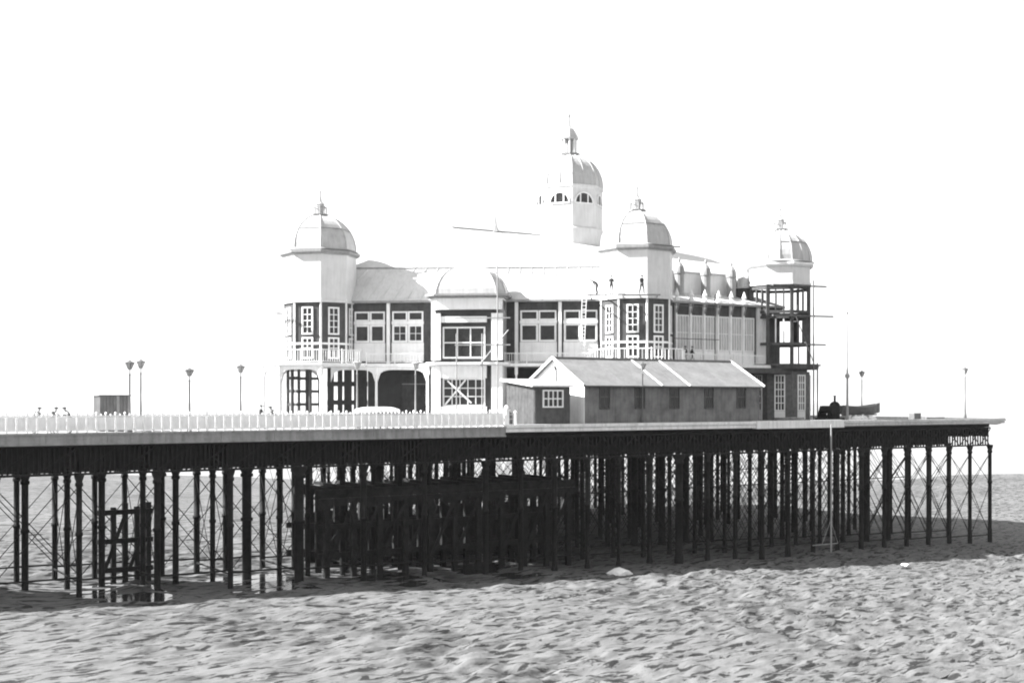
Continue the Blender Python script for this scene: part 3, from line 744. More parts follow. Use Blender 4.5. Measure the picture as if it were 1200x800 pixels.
R1, R2 = (54.3, VC), (88.0, VC); ZR = 32.2
ur = quad('hall_roof_slope', [W(*inn[0], ZM), W(*inn[1], ZM), W(*R1, ZR)], M_cream)
for p, q in ((0.25, .25), (0.5, .5), (0.75, .75)):
    a_ = W(*inn[0], ZM + .03).lerp(W(*inn[1], ZM + .03), p); b = MB(); b.beam(a_, W(*R1, ZR + .03), 0.05, 0.06); b.build('roof_seam', M_cream, ur)
quad('hall_roof_slope', [W(*inn[1], ZM), W(*inn[2], ZM), W(*R2, ZR), W(*R1, ZR)], M_cream)
quad('hall_roof_slope', [W(*inn[2], ZM), W(*inn[3], ZM), W(*R2, ZR)], M_cream)
quad('hall_roof_slope', [W(*inn[3], ZM), W(*inn[4], ZM), W(*R2, ZR)], M_cream)
quad('hall_roof_slope', [W(*inn[4], ZM), W(*inn[5], ZM), W(*R1, ZR), W(*R2, ZR)], M_cream)
quad('hall_roof_slope', [W(*inn[5], ZM), W(*inn[0], ZM), W(*R1, ZR)], M_cream)
b = MB(); b.tube(W(*R1, ZR + .05), W(*R2, ZR + .05), 0.14, 6); b.build('ridge_roll', M_trim, pav)
b = MB(); b.tube(W(*inn[0], ZM + .03), W(*inn[1], ZM + .03), 0.10, 6); b.build('ridge_roll', M_trim, pav)
p = W(60.2, VC); b = MB(); b.lathe([(0.5, ZR), (0.22, ZR + 0.5), (0.12, ZR + 0.9), (0.1, ZR + 1.5), (0.02, ZR + 2.4)], 6, 0, (p.x, p.y)); b.build('ridge_finial', M_trim, pav)
b = MB(); b.prism(wxy(inset(inn, 0.3)), EAVE + 0.2, ZM - 0.1); b.build('clerestory_wall', M_white, pav)
for i, j in ((1, 2), (2, 3), (3, 4), (4, 5)):
    quad('lean_to_roof', [W(*hx[i], EAVE + 0.24), W(*hx[j], EAVE + 0.24), W(*inn[j], EAVE + 1.5), W(*inn[i], EAVE + 1.5)], M_cream)
for x in (796, 827, 857):                                      # ventilator turrets along the clerestory
    u = u_at(x, 17.6); p = W(u, 17.6); b = MB()
    b.lathe([(0.75, EAVE + 0.6), (0.62, EAVE + 1.2), (0.52, EAVE + 1.3), (0.52, EAVE + 3.4), (0.62, EAVE + 3.5), (0.6, EAVE + 3.75), (0.5, EAVE + 4.25), (0.28, EAVE + 4.6), (0.12, EAVE + 4.75), (0.16, EAVE + 4.95), (0.05, EAVE + 5.3)], 12, 0, (p.x, p.y))
    b.build('roof_ventilator', M_trim, pav, smooth=False)
u = u_at(872, 17.8); p = W(u, 17.8); o, _ = dome((p.x, p.y), EAVE + 2.3, 1.15, 2.3, 12, 6, band=False, name='roof_cupola'); 
b = MB(); b.lathe([(1.1, EAVE + .6), (1.1, EAVE + 2.28)], 12, OCT, (p.x, p.y)); b.build('cupola_base', M_wall, pav)
# main dome
cm = W(70.6, VC); cm = (cm.x, cm.y); YM = W(70.6, VC).y; zm = lambda y: z_at(y, YM); PHD = R(3 - 90)
b = MB(); b.lathe([(4.35, zm(291)), (4.35, zm(272)), (4.05, zm(270)), (4.05, zm(226)), (4.2, zm(224)), (4.2, zm(222))], 8, PHD, cm); b.build('main_drum', M_cream, pav)
md, top = dome(cm, zm(222), 4.1, zm(182.5) - zm(222), 8, 16, ph=PHD, flare=0.08, name='main_dome', power=0.85, band=False)
for k in range(8):
    fr, L = face_frame(cm, 4.05, k, PHD); zc_ = zm(242.5)
    b = MB(); r_ = 1.18
    def sector(a0, a1, rr, y0, y1):
        n = 6; pts = [(L / 2, zc_)] + [(L / 2 + rr * math.cos(a0 + (a1 - a0) * i / n), zc_ + rr * math.sin(a0 + (a1 - a0) * i / n)) for i in range(n + 1)]
        return [(x, y0, z) for x, z in pts] + [(x, y1, z) for x, z in pts], [tuple(range(n + 2)), tuple(range(2 * n + 3, n + 1, -1))] + [(i, n + 2 + i, n + 2 + (i + 1) % (n + 2), (i + 1) % (n + 2)) for i in range(n + 2)]
    for i in range(14):
        a0, a1 = math.pi * i / 14, math.pi * (i + 1) / 14
        p0, p1 = (L / 2 + r_ * math.cos(a0), -0.06, zc_ + r_ * math.sin(a0)), (L / 2 + r_ * math.cos(a1), -0.06, zc_ + r_ * math.sin(a1)); b.beam(p0, p1, 0.14, 0.14)
    b.box(L / 2 - r_, L / 2 + r_, -0.14, -0.01, zc_ - 0.14, zc_ - 0.01)
    for a0 in (math.pi * .36, math.pi * .64): b.beam((L / 2 + r_ * math.cos(a0), -0.06, zc_), (L / 2 + r_ * math.cos(a0), -0.06, zc_ + r_ * math.sin(a0)), 0.13, 0.13)
    wo_ = b.build('fanlight', M_white, pav, fr)
    b = MB(); v_, f_ = sector(0, math.pi, r_, -0.03, -0.008); b.add(v_, f_); b.build('pane', M_glass, wo_, fr)
b = MB(); b.lathe([(1.35, zm(183)), (1.4, zm(181)), (0.95, zm(180.5))], 8, PHD, cm); b.build('lantern_base', M_trim, pav)
for k in range(8):
    p = oct_pt(cm, 0.85, k, PHD); b = MB(); b.tube((p.x, p.y, zm(181)), (p.x, p.y, zm(164)), 0.1, 6); b.build('lantern_post', M_white, pav)
b = MB(); b.lathe([(0.45, zm(181)), (0.45, zm(164))], 8, PHD, cm); b.build('lantern_core', M_trim, pav)
b = MB(); b.lathe([(1.1, zm(164)), (1.15, zm(162)), (0.95, zm(158)), (0.6, zm(152)), (0.25, zm(149)), (0.12, zm(146)), (0.1, zm(138)), (0.2, zm(136)), (0.06, zm(133)), (0.02, zm(122))], 8, PHD, cm); b.build('lantern_cap', M_dome, pav)

# right-hand wing between the second and third towers: whitened glazing between slim posts
xs_ = [791, 808, 824, 840, 855, 870, 884]
for x0, x1 in zip(xs_[:-1], xs_[1:]):
    a_, c_ = s2_at(x0), s2_at(x1)
    window(SD, a_ + 0.12, c_ - 0.12, FL1 + 1.5, EAVE - 1.2, 4, 2, 0.0, 0.12, 0.07, M_pale_glass)
    bx('wing_panel', M_white, SD, a_ + 0.12, c_ - 0.12, -0.1, -0.004, FL1 + 0.05, FL1 + 1.48)
    bx('wing_post', M_white, SD, a_ - 0.1, a_ + 0.1, -0.26, -0.004, FL1 + 0.03, EAVE - 0.02)
    b = MB(); b.beam((a_, -0.25, EAVE - 1.0), (a_, -0.62, EAVE - 0.05), 0.1, 0.12); b.build('eaves_bracket', M_trim, pav, SD)
    p = SD @ Vector((a_, -0.3, 0)); b = MB(); b.lathe([(0.3, EAVE + 0.22), (0.3, EAVE + 0.5), (0.16, EAVE + 0.7), (0.26, EAVE + 0.95), (0.03, EAVE + 1.6)], 6, 0, (p.x, p.y)); b.build('parapet_pinnacle', M_white, pav)
bx('wing_pier', M_white, SD, s2_at(886), s2_at(896), -0.25, -0.004, FL1 + 0.03, EAVE - 0.02)
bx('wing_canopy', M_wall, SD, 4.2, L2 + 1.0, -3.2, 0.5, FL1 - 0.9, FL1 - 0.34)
for x in (605, 640, 700):
    o = A_ + n1 * 2.0 + e1 * s_at(x, 2.0); column((o.x, o.y), 0.12)

# third tower: brick ground floor, bare steel frame above
b = MB(); b.lathe([(3.5, DECK), (3.5, zz(436, 138))], 8, OCT, c3); b.build('tower_base', M_brick, pav)
for k in (6, 7, 0, 1):
    fr, L = face_frame(c3, 3.5, k); window(fr, L / 2 - 0.58, L / 2 + 0.58, DECK + 1.0, z_at(439, 136), 3, 5, 0.0, 0.14, 0.09); bx('door_panel', M_white, fr, L / 2 - 0.58, L / 2 + 0.58, -0.1, -0.004, DECK + .02, DECK + .98)
b = MB(); b.lathe([(4.5, z_at(433, 138)), (4.6, z_at(428, 138)), (4.2, z_at(427, 138))], 8, OCT, c3); b.build('tower_balcony', M_wall, pav)
for zlo, zhi, nm in ((z_at(427, 138), z_at(336, 138), 'steel_column'),):
    for k in range(8):
        p = oct_pt(c3, 3.4, k); b = MB(); b.box(p.x - 0.16, p.x + 0.16, p.y - 0.16, p.y + 0.16, zlo, zhi); b.build(nm, M_wall, pav)
        fr, L = face_frame(c3, 3.4, k)
        for y in (339, 367, 373, 404):
            bx('steel_beam', M_wall, fr, 0.17, L - 0.17, -0.12, 0.12, z_at(y + 1.6, 138), z_at(y - 1.6, 138))
        for t in (0.33, 0.66): bx('steel_mullion', M_white if k in (6, 7) else M_wall, fr, L * t - 0.07, L * t + 0.07, -0.07, 0.07, z_at(402.3, 138), z_at(375, 138))
        for t in (0.33, 0.66): bx('steel_mullion', M_wall, fr, L * t - 0.07, L * t + 0.07, -0.07, 0.07, z_at(365, 138), z_at(341, 138))
        if k in (0, 1, 2, 3): bx('infill_panel', M_wall, fr, L * .7, L - 0.2, -0.05, 0.05, z_at(402, 138), z_at(375, 138))
b = MB(); b.lathe([(3.3, z_at(371.5, 138)), (3.3, z_at(369, 138))], 8, OCT, c3); b.build('tower_floor', M_wall, pav)
bx('wing_return', M_wall, SD, L2 - 2.6, L2 - 1.6, -0.2, 0.3, FL1, EAVE - .03)

# ------------------------------------------------------------------ scaffolds and ladder
sc = thing('scaffold', 'timber scaffold poles and outrigger planks on the unfinished tower', 'scaffold', (c3[0] + 4.2, c3[1], DECK), 'builders scaffolds')
px = (958 - 600) / F * 136.5
for dx, y0, z1 in ((0, 136.5, z_at(425, 136)), (-0.9, 134.6, z_at(330, 136)), (-1.4, 139.5, z_at(332, 138))):
    b = MB(); b.tube((px + dx, y0, DECK), (px + dx, y0, z1), 0.08, 6); b.build('scaffold_pole', M_pole, sc)
for y, x1 in ((336, 968), (371, 976), (404, 967), (428, 961)):
    z = z_at(y, 136.5); b = MB(); b.beam(((905 - 600) / F * 134.2, 134.0, z), ((x1 - 600) / F * 136.5, 136.5, z), 0.3, 0.16); b.build('scaffold_plank', M_pole, sc)
b = MB(); b.tube((px - 0.9, 134.6, z_at(425, 136)), (px - 2.9, 134.2, z_at(372, 136)), 0.05, 5); b.build('scaffold_brace', M_pole, sc)
sc = thing('scaffold', 'slender scaffold poles standing before the squat domed entrance bay', 'scaffold', FR @ Vector((mB, -BO - 1, DECK)), 'builders scaffolds')
for x, yt in ((583, 312), (535, 392), (565, 392)):
    s = s_at(x, BO + 1.2); b = MB(); b.tube((s, -BO - 1.2, DECK), (s, -BO - 1.2, zb(yt)), 0.07, 6); b.build('scaffold_pole', M_trim, sc, FR)
for y in (374, 405, 428): b = MB(); b.beam((s_at(533, BO + 1.2), -BO - 1.2, zb(y)), (s_at(598, BO + 1.2), -BO - 1.2, zb(y)), 0.1, 0.12); b.build('scaffold_ledger', M_trim, sc, FR)
b = MB(); b.tube((s_at(562, BO + 1.2), -BO - 1.3, zb(428)), (s_at(596, BO + 1.2), -BO - 1.3, zb(388)), 0.06, 5); b.build('scaffold_brace', M_trim, sc, FR)
sL = s_at(682, 1.0)
ld = thing('ladder', 'pale wooden ladder leaning on the pavilion eaves near the workmen', 'ladder', FR @ Vector((sL, -2.0, FL1)))
for dx in (-0.22, 0.22): b = MB(); b.beam((sL + dx, -1.9, FL1 + 0.02), (sL + dx + .25, -0.62, EAVE + 1.0), 0.07, 0.09); b.build('stile', M_white, ld, FR)
for k in range(19):
    t = (k + 1) / 20; b = MB(); c_ = Vector((sL, -1.9, FL1)).lerp(Vector((sL + .25, -0.62, EAVE + 1.0)), t); b.tube(c_ - Vector((.2, 0, 0)), c_ + Vector((.2, 0, 0)), 0.03, 5); b.build('rung', M_white, ld, FR)

# ------------------------------------------------------------------ long hut on the platform edge
UH0, UH1, WH = 47.3, 67.8, 9.3
hut = thing('long_hut', 'long low boarded hut with pale roof and white gable at the pier edge', 'hut', W(57, 5, DECK))
ZE, ZP = DECK + 3.62, DECK + 6.0; VH0 = 0.55
b = MB()
b.add([(UH0, VH0, DECK), (UH0, WH, DECK), (UH0, WH, ZE), (UH0, (VH0 + WH) / 2, ZP - .1), (UH0, VH0, ZE), (UH1, VH0, DECK), (UH1, WH, DECK), (UH1, WH, ZE), (UH1, (VH0 + WH) / 2, ZP - .1), (UH1, VH0, ZE)],
      [(0, 1, 2, 3, 4), (9, 8, 7, 6, 5), (0, 4, 9, 5), (1, 6, 7, 2), (0, 5, 6, 1), (2, 7, 8, 3), (3, 8, 9, 4)])
b.build('hut_wall', M_board, hut, PIER)
hs0 = [702, 743.5, 784.5, 825, 863]
wu = [u_at(x, VH0) for x in hs0]; ww = 1.15
nb = 18; bh = (ZE - DECK) / nb                                  # weatherboards, cut round the windows
zw0, zw1 = z_at(479, 109), z_at(450.5, 109)
mb_cache = {}
for k in range(nb):
    z0 = DECK + k * bh; segs = []
    if z0 + bh > zw0 and z0 < zw1:
        x = UH0
        for w0 in wu: segs.append((x, w0)); x = w0 + ww
        segs.append((x, UH1))
    else: segs = [(UH0, UH1)]
    for a_, c_ in segs:
        b = MB(); b.add([(a_, VH0 - 0.045, z0), (c_, VH0 - 0.045, z0), (c_, VH0 - 0.012, z0 + bh - .005), (a_, VH0 - 0.012, z0 + bh - .005), (a_, VH0 - .002, z0), (c_, VH0 - .002, z0), (c_, VH0 - .002, z0 + bh - .005), (a_, VH0 - .002, z0 + bh - .005)],
                        [(0, 1, 2, 3), (7, 6, 5, 4), (0, 4, 5, 1), (3, 2, 6, 7), (0, 3, 7, 4), (1, 5, 6, 2)])
        b.build('weatherboard', M_board, hut, PIER)
for w0 in wu:
    fr = PIER @ Matrix.Translation((0, VH0 - .003, 0)); b = MB(); a_, c_ = w0 + .01, w0 + ww - .01
    b.box(a_, a_ + .08, -.09, -.0, zw0, zw1); b.box(c_ - .08, c_, -.09, 0, zw0, zw1); b.box(a_ + .08, c_ - .08, -.09, 0, zw1 - .08, zw1); b.box(a_ + .08, c_ - .08, -.12, 0, zw0, zw0 + .08); b.box(a_ + .08, c_ - .08, -.06, 0, (zw0 + zw1) / 2 - .03, (zw0 + zw1) / 2 + .03); b.box((a_ + c_) / 2 - .025, (a_ + c_) / 2 + .025, -.055, 0, zw0 + .08, zw1 - .08)
    o = b.build('window', M_kdark, hut, fr); b = MB(); b.box(a_ + .04, c_ - .04, -.03, -.005, zw0 + .04, zw1 - .04); b.build('pane', M_glass, o, fr)
gw = (WH - VH0) / 11                                            # white boards of the gable end
for k in range(11):
    v0 = VH0 + k * gw; v1 = v0 + gw - 0.02; vm = (VH0 + WH) / 2; zf = lambda v: ZE - 0.05 + (ZP - ZE) * (1 - abs(v - vm) / (vm - VH0))
    ps = [(v0, DECK + .02), (v1, DECK + .02), (v1, zf(v1) - .06)] + ([(vm, zf(vm) - .06)] if v0 < vm < v1 else []) + [(v0, zf(v0) - .06)]
    n_ = len(ps); b = MB(); b.add([(UH0 - .045, v, z) for v, z in ps] + [(UH0 - .003, v, z) for v, z in ps], [tuple(range(n_)), tuple(range(2 * n_ - 1, n_ - 1, -1))] + [(i, n_ + i, n_ + (i + 1) % n_, (i + 1) % n_) for i in range(n_)])
    b.build('gable_board', M_white, hut, PIER)
vm = (VH0 + WH) / 2
for sgn in (0, 1):
    ve = VH0 - 0.35 if sgn == 0 else WH + 0.35; ze = ZE - 0.14
    nsh = 14; du = (UH1 - UH0 + 0.7) / nsh
    for k in range(nsh):                                        # roofing felt in widths
        u0 = UH0 - 0.35 + k * du; u1 = u0 + du - 0.012; dz = random.uniform(0, 0.012)
        b = MB(); b.add([(u0, ve, ze + dz), (u1, ve, ze + dz), (u1, vm, ZP + dz), (u0, vm, ZP + dz), (u0, ve, ze - .09), (u1, ve, ze - .09), (u1, vm, ZP - .09), (u0, vm, ZP - .09)],
                        [(0, 1, 2, 3), (7, 6, 5, 4), (0, 4, 5, 1), (3, 2, 6, 7), (0, 3, 7, 4), (1, 5, 6, 2)])
        b.build('roof_sheet', M_hroof, hut, PIER)
    for u in (UH0 - .38, UH1 + .32): b = MB(); b.beam((u, ve, ze + .03), (u, vm, ZP + .03), 0.12, 0.2); b.build('verge_board', M_white, hut, PIER)
for u in (u_at(766, 3) , u_at(798, 3)): b = MB(); b.beam((u - 1.2, VH0 - .3, ze + .06), (u - 1.2, vm, ZP + .04), 0.16, 0.06); b.build('roof_batten', M_white, hut, PIER)
b = MB(); b.beam((UH0 - .4, vm, ZP + .04), (UH1 + .36, vm, ZP + .04), 0.28, 0.1); b.build('ridge_cap', M_hroof, hut, PIER)
b = MB(); b.beam((UH0 - .34, VH0 - .37, ZE - .2), (UH1 + .3, VH0 - .37, ZE - .2), 0.1, 0.12); b.build('gutter', M_kdark, hut, PIER)
b = MB(); b.tube((UH0 - .25, vm - .4, ZE + .2), (UH0 - .25, vm - .4, ZE + 1.3), 0.09, 8); b.tube((UH0 - .25, vm - .4, ZE + 1.3), (UH0 - .35, vm - .3, ZE + 1.6), 0.13, 8); b.build('stove_pipe', M_kdark, hut, PIER)

# small ticket kiosk in front of the gable
UK0, UK1, WK = 42.1, 45.75, 4.9
kk = thing('kiosk', 'small dark kiosk with white flat roof and barred window beside the long hut', 'kiosk', W(44, 3, DECK))
b = MB(); b.add([(UK0, .55, DECK), (UK1, .55, DECK), (UK1, WK, DECK), (UK0, WK, DECK), (UK0, .55, DECK + 3.35), (UK1, .55, DECK + 3.35), (UK1, WK, DECK + 3.8), (UK0, WK, DECK + 3.8)], [(0, 3, 2, 1), (4, 5, 6, 7), (0, 1, 5, 4), (1, 2, 6, 5), (2, 3, 7, 6), (3, 0, 4, 7)])
b.build('kiosk_wall', M_kdark, kk, PIER)
for k in range(9):
    v0 = .57 + k * (WK - .6) / 9; v1 = v0 + (WK - .6) / 9 - .02; b = MB(); b.box(UK0 - .04, UK0 - .003, v0, v1, DECK + .03, DECK + 3.34 + .1 * v0 * .9); b.build('side_board', M_kside, kk, PIER)
b = MB(); b.add([(UK0 - .45, .2, DECK + 3.36), (UK1 + .15, .2, DECK + 3.36), (UK1 + .15, WK + .35, DECK + 3.9), (UK0 - .45, WK + .35, DECK + 3.9), (UK0 - .45, .2, DECK + 3.54), (UK1 + .15, .2, DECK + 3.54), (UK1 + .15, WK + .35, DECK + 4.08), (UK0 - .45, WK + .35, DECK + 4.08)], [(0, 3, 2, 1), (4, 5, 6, 7), (0, 1, 5, 4), (1, 2, 6, 5), (2, 3, 7, 6), (3, 0, 4, 7)])
b.build('kiosk_roof', M_white, kk, PIER)
window(PIER @ Matrix.Translation((0, .55, 0)), UK0 + .8, UK0 + 2.9, z_at(477.5, 103), z_at(456.5, 103), 4, 2, 0, .12, .1, parent=kk)
b = MB(); b.box(UK0, UK0 + .12, .48, .549, DECK, DECK + 3.33); b.build('corner_board', M_kdark, kk, PIER)

# ------------------------------------------------------------------ lamp posts and poles
def lamp_mesh(m_):
    b = MB(); b.lathe([(0.17, 0), (0.17, .5), (.11, .62), (.1, 1.0), (.075, 1.1), (.05, 4.3), (.085, 4.35), (.04, 4.45), (.04, 4.75)], 8); post = b.mesh('post', m_, True)
    b = MB(); b.lathe([(.09, 4.75), (.12, 4.82), (.29, 5.22)], 6); lan = b.mesh('lantern', M_pale_glass)
    b = MB()
    for k in range(6): t = k * math.pi / 3; b.tube((.1 * math.cos(t), .1 * math.sin(t), 4.76), (.3 * math.cos(t), .3 * math.sin(t), 5.23), .025, 4)
    bars = b.mesh('lantern_bars', m_)
    b = MB(); b.lathe([(.29, 5.223), (.36, 5.23), (.34, 5.28), (.14, 5.35), (.05, 5.45)], 6); hood = b.mesh('hood', m_)
    return post, bars, lan, hood
LM = lamp_mesh(M_lamp); LP = lamp_mesh(M_trim)
def lamp(x, v, ytop, label, u=None, group='pier lamps', lm=None):
    u = u_at(x, v) if u is None else u; p = W(u, v); top = z_at(ytop, p.y); k = (top - DECK) / 5.45
    t = thing('lamp_post', label, 'lamp post', (p.x, p.y, DECK), group); t.scale = (1, 1, k)
    for nm, me in zip(('post', 'lantern_bars', 'lantern', 'hood'), lm or LM):
        o = bpy.data.objects.new(nm, me); col.objects.link(o); o.parent = t
lamp(152, 0.7, 422, 'dark lamp post standing right in front of the grey box shed')
lamp(165, 7.9, 421, 'slim lamp post on the far railing just past the grey box shed')
lamp(222, 0.7, 431, 'lamp post on the open deck, second past the grey box shed on the near railing')
lamp(282, 7.9, 427, 'pale lamp post on the open deck between box shed and two watching men')
lamp(418.5, 4.0, 422, 'lamp post before the arcade, in front of the middle arch', lm=LP)
lamp(487, 4.0, 423, 'lamp post before the arcade, in front of the arch next to the entrance bay', lm=LP)
lamp(753, 0.32, 424, 'dark lamp post against the long wall of the boarded hut')
lamp(1010, 8.0, 434, 'short thin lamp post beside the dark rowing boat')
lamp(1131, 2.0, 430, 'lone lamp post near the empty seaward end of the pier')
p = W(u_at(993, 5), 5); t = thing('flagpole', 'tall thin pole with a collar halfway, near the rowing boat', 'pole', (p.x, p.y, DECK))
H = z_at(368, p.y); b = MB(); b.lathe([(.16, DECK), (.1, DECK + 4.6), (.05, H)], 8, 0, (p.x, p.y)); b.build('shaft', M_trim, t)
b = MB(); b.lathe([(.1, DECK + 4.5), (.24, DECK + 4.6), (.24, DECK + 4.9), (.1, DECK + 5.0)], 8, 0, (p.x, p.y)); b.build('collar', M_trim, t)
b = MB(); b.lathe([(.03, H), (.13, H + .1), (.13, H + .2), (.02, H + .3)], 8, 0, (p.x, p.y)); b.build('ball', M_trim, t)

# ------------------------------------------------------------------ small things on the deck
ub = u_at(117, 4.5); t = thing('box_shed', 'plain grey box shed on the approach deck behind the railing', 'shed', W(ub + 1, 4.5, DECK))
uL, uR_ = ub, u_at(152, 4.5)
b = MB(); b.box(uL, uR_, 4.5, 6.3, DECK + .02, DECK + 2.55); b.build('shed_wall', M_kside, t, PIER)
nbd = 9
for k in range(nbd):
    a_ = uL + k * (uR_ - uL) / nbd; b = MB(); b.box(a_, a_ + (uR_ - uL) / nbd - .02, 4.46, 4.497, DECK + .02, DECK + 2.55); b.build('wall_board', M_board if k != 5 else M_trim, t, PIER)  # one paler board stands in for the lit highlight on the shed
b = MB(); b.box(uL - .1, uR_ + .1, 4.38, 6.4, DECK + 2.553, DECK + 2.63); b.build('shed_roof', M_board, t, PIER)
# low white canopy behind the railing
uA, uB = u_at(415, 2.2), u_at(470, 2.2)
t = thing('canopy', 'low white rounded canvas canopy on stub posts by the arcade', 'canopy', W((uA + uB) / 2, 2.2, DECK))
b = MB(); n = 14; vs_ = []; fs_ = []
for i in range(n + 1):
    tt = i / n; u = uA + (uB - uA) * tt; h = (1 - abs(2 * tt - 1) ** 4) ** .5
    for j in range(7):
        a_ = math.pi * j / 6; vs_.append((u, 2.3 - 0.8 * math.cos(a_) * (0.3 + .7 * h), DECK + 1.28 + 0.42 * h * math.sin(a_)))
for i in range(n):
    for j in range(6): fs_.append((i * 7 + j, i * 7 + j + 1, (i + 1) * 7 + j + 1, (i + 1) * 7 + j))
b.add(vs_, fs_); b.build('canvas_top', M_canvas, t, PIER)
for k in range(7):
    u = uA + .3 + k * (uB - uA - .6) / 6
    b = MB(); b.box(u - .04, u + .04, 1.7, 1.78, DECK + .01, DECK + 1.42); b.build('stub_post', M_kdark, t, PIER)
# bollard, barrel at the end of the railing
p = W(u_at(604, .5), .5); o = MB().lathe([(.09, DECK), (.08, DECK + 1.15), (.13, DECK + 1.18), (.13, DECK + 1.28), (.03, DECK + 1.36)], 8, 0, (p.x, p.y)).build('short_post', M_white); tag(o, 'short white post between the railing end and the kiosk', 'post')
p = W(u_at(594.5, 1.2), 1.2); t = thing('barrel', 'dark wooden barrel with pale hoops at the railing end', 'barrel', (p.x, p.y, DECK))
MB().lathe([(.36, DECK), (.43, DECK + .35), (.45, DECK + .6), (.43, DECK + .85), (.36, DECK + 1.2)], 14, 0, (p.x, p.y)).build('staves', M_kdark, t, smooth=True)
for z, r in ((.2, .41), (.62, .46), (1.0, .41)): MB().lathe([(r, DECK + z), (r + .015, DECK + z + .01), (r + .015, DECK + z + .07), (r, DECK + z + .08)], 14, 0, (p.x, p.y)).build('hoop', M_trim, t)

# rowing boat on blocks and builders' winch, right of the pavilion
def boat(u0, v0, L, z0, label):
    p = W(u0, v0); t = thing('rowing_boat', label, 'boat', (p.x, p.y, z0))
    b = MB(); n = 12; m_ = 7; vs_ = []; fs_ = []
    for i in range(n + 1):
        s = i / n; w = 0.85 * (math.sin(math.pi * min(s * .93 + .14, 1)) ** .7 if s < .99 else 0.02); sheer = 0.95 + 0.75 * (s - .42) ** 2 + (0.35 * max(s - .6, 0))
        keel = 0.12 + 0.5 * max(s - .82, 0) ** 1.2 * 3
        for j in range(m_):
            a_ = -1 + 2 * j / (m_ - 1); vs_.append((u0 + s * L, v0 + w * a_, z0 + keel + (sheer - keel) * abs(a_) ** 2.2))
    for i in range(n):
        for j in range(m_ - 1): fs_.append((i * m_ + j, i * m_ + j + 1, (i + 1) * m_ + j + 1, (i + 1) * m_ + j))
    fs_.append(tuple(range(m_)))
    b.add(vs_, fs_); b.build('hull', M_boat, t, PIER)
    for side in (0, m_ - 1): b = MB(); b.path([vs_[i * m_ + side] for i in range(n + 1)], .05, 5); b.build('gunwale', M_trim, t, PIER)
    for s in (.3, .55): i = int(s * n); b = MB(); y0 = vs_[i * m_][1]; y1 = vs_[i * m_ + m_ - 1][1]; b.box(u0 + s * L - .13, u0 + s * L + .13, y0 + .08, y1 - .08, z0 + .72, z0 + .78); b.build('thwart', M_boat, t, PIER)
    b = MB(); b.box(u0 + .3, u0 + L * .92, v0 - .05, v0 + .05, z0, z0 + .14); b.build('keel', M_boat, t, PIER)
ub0 = u_at(984, 7); boat(ub0, 7, u_at(1031, 7) - ub0, DECK + .55, 'dark rowing boat raised on blocks on the bare seaward deck')
for k in range(3):
    u = ub0 + .8 + k * 1.6; o = MB().box(u, u + .35, 6.5, 7.5, DECK + .01, DECK + .55).build('chock_block', M_edge, None, PIER); tag(o, 'pale timber block under the keel of the rowing boat, ' + ('at the stern', 'amidships', 'towards the raised bow')[k], 'timber block', 'blocks under the boat')
uw = u_at(974, 6); p = W(uw, 6)
t = thing('steam_winch', 'dark builders winch with drum and upright boiler beside the unfinished tower', 'winch', (p.x, p.y, DECK))
b = MB(); b.box(uw - 1.5, uw + 1.3, 5.3, 6.9, DECK + .01, DECK + .35); b.build('bed', M_timber, t, PIER)
for v in (5.4, 6.7): b = MB(); b.add([(uw - 1.3, v, DECK + .35), (uw + .2, v, DECK + .35), (uw - .3, v, DECK + 1.6), (uw - .8, v, DECK + 1.6), (uw - 1.3, v + .12, DECK + .35), (uw + .2, v + .12, DECK + .35), (uw - .3, v + .12, DECK + 1.6), (uw - .8, v + .12, DECK + 1.6)], [(0, 1, 2, 3), (7, 6, 5, 4), (0, 4, 5, 1), (3, 2, 6, 7), (0, 3, 7, 4), (1, 5, 6, 2)]); b.build('side_frame', M_iron, t, PIER)
b = MB(); b.tube((uw - .55, 5.5, DECK + 1.2), (uw - .55, 6.7, DECK + 1.2), .42, 12); b.tube((uw - .55, 5.0, DECK + 1.2), (uw - .55, 5.2, DECK + 1.2), .6, 14); b.build('drum', M_iron, t, PIER)
b = MB(); q = (uw + .65, 6.1); b.lathe([(.55, DECK + .35), (.55, DECK + 1.75), (.35, DECK + 2.0), (.13, DECK + 2.05), (.12, DECK + 2.6), (.17, DECK + 2.62), (.17, DECK + 2.7)], 12, 0, q); b.build('boiler', M_iron, t, PIER)
for i, (x, v, w, h) in enumerate(((1003, 3.5, .5, .55), (1011, 3.2, .55, .6), (1022, 3.4, .5, .5))):
    u = u_at(x, v); b = MB(); b.lathe([(w * .8, 0), (w, h * .3), (w * .95, h * .65), (w * .5, h * .95), (w * .15, h), (w * .25, h * 1.2)], 10); o = b.build('sack', M_canvas, None, pier_at(u, v, DECK), smooth=True); tag(o, ('pale tied sack before the boat, nearest the tall thin pole', 'largest pale tied sack before the boat, between two smaller ones', 'pale tied sack before the boat, nearest the bow')[i], 'sack', 'sacks by the boat')
u = u_at(1072, 4); t = thing('crate', 'small dark slatted crate on the bare seaward deck', 'crate', W(u, 4, DECK))
for k in range(4): b = MB(); b.box(u - .55, u + .55, 3.6, 3.64, DECK + .02 + k * .2, DECK + .19 + k * .2); b.build('slat', M_board, t, PIER)
for k in range(4): b = MB(); b.box(u - .55, u - .51, 3.65, 4.4, DECK + .02 + k * .2, DECK + .19 + k * .2); b.build('slat', M_board, t, PIER)
b = MB(); b.box(u - .5, u + .5, 3.65, 4.38, DECK + .02, DECK + .74); b.build('crate_body', M_timber, t, PIER)
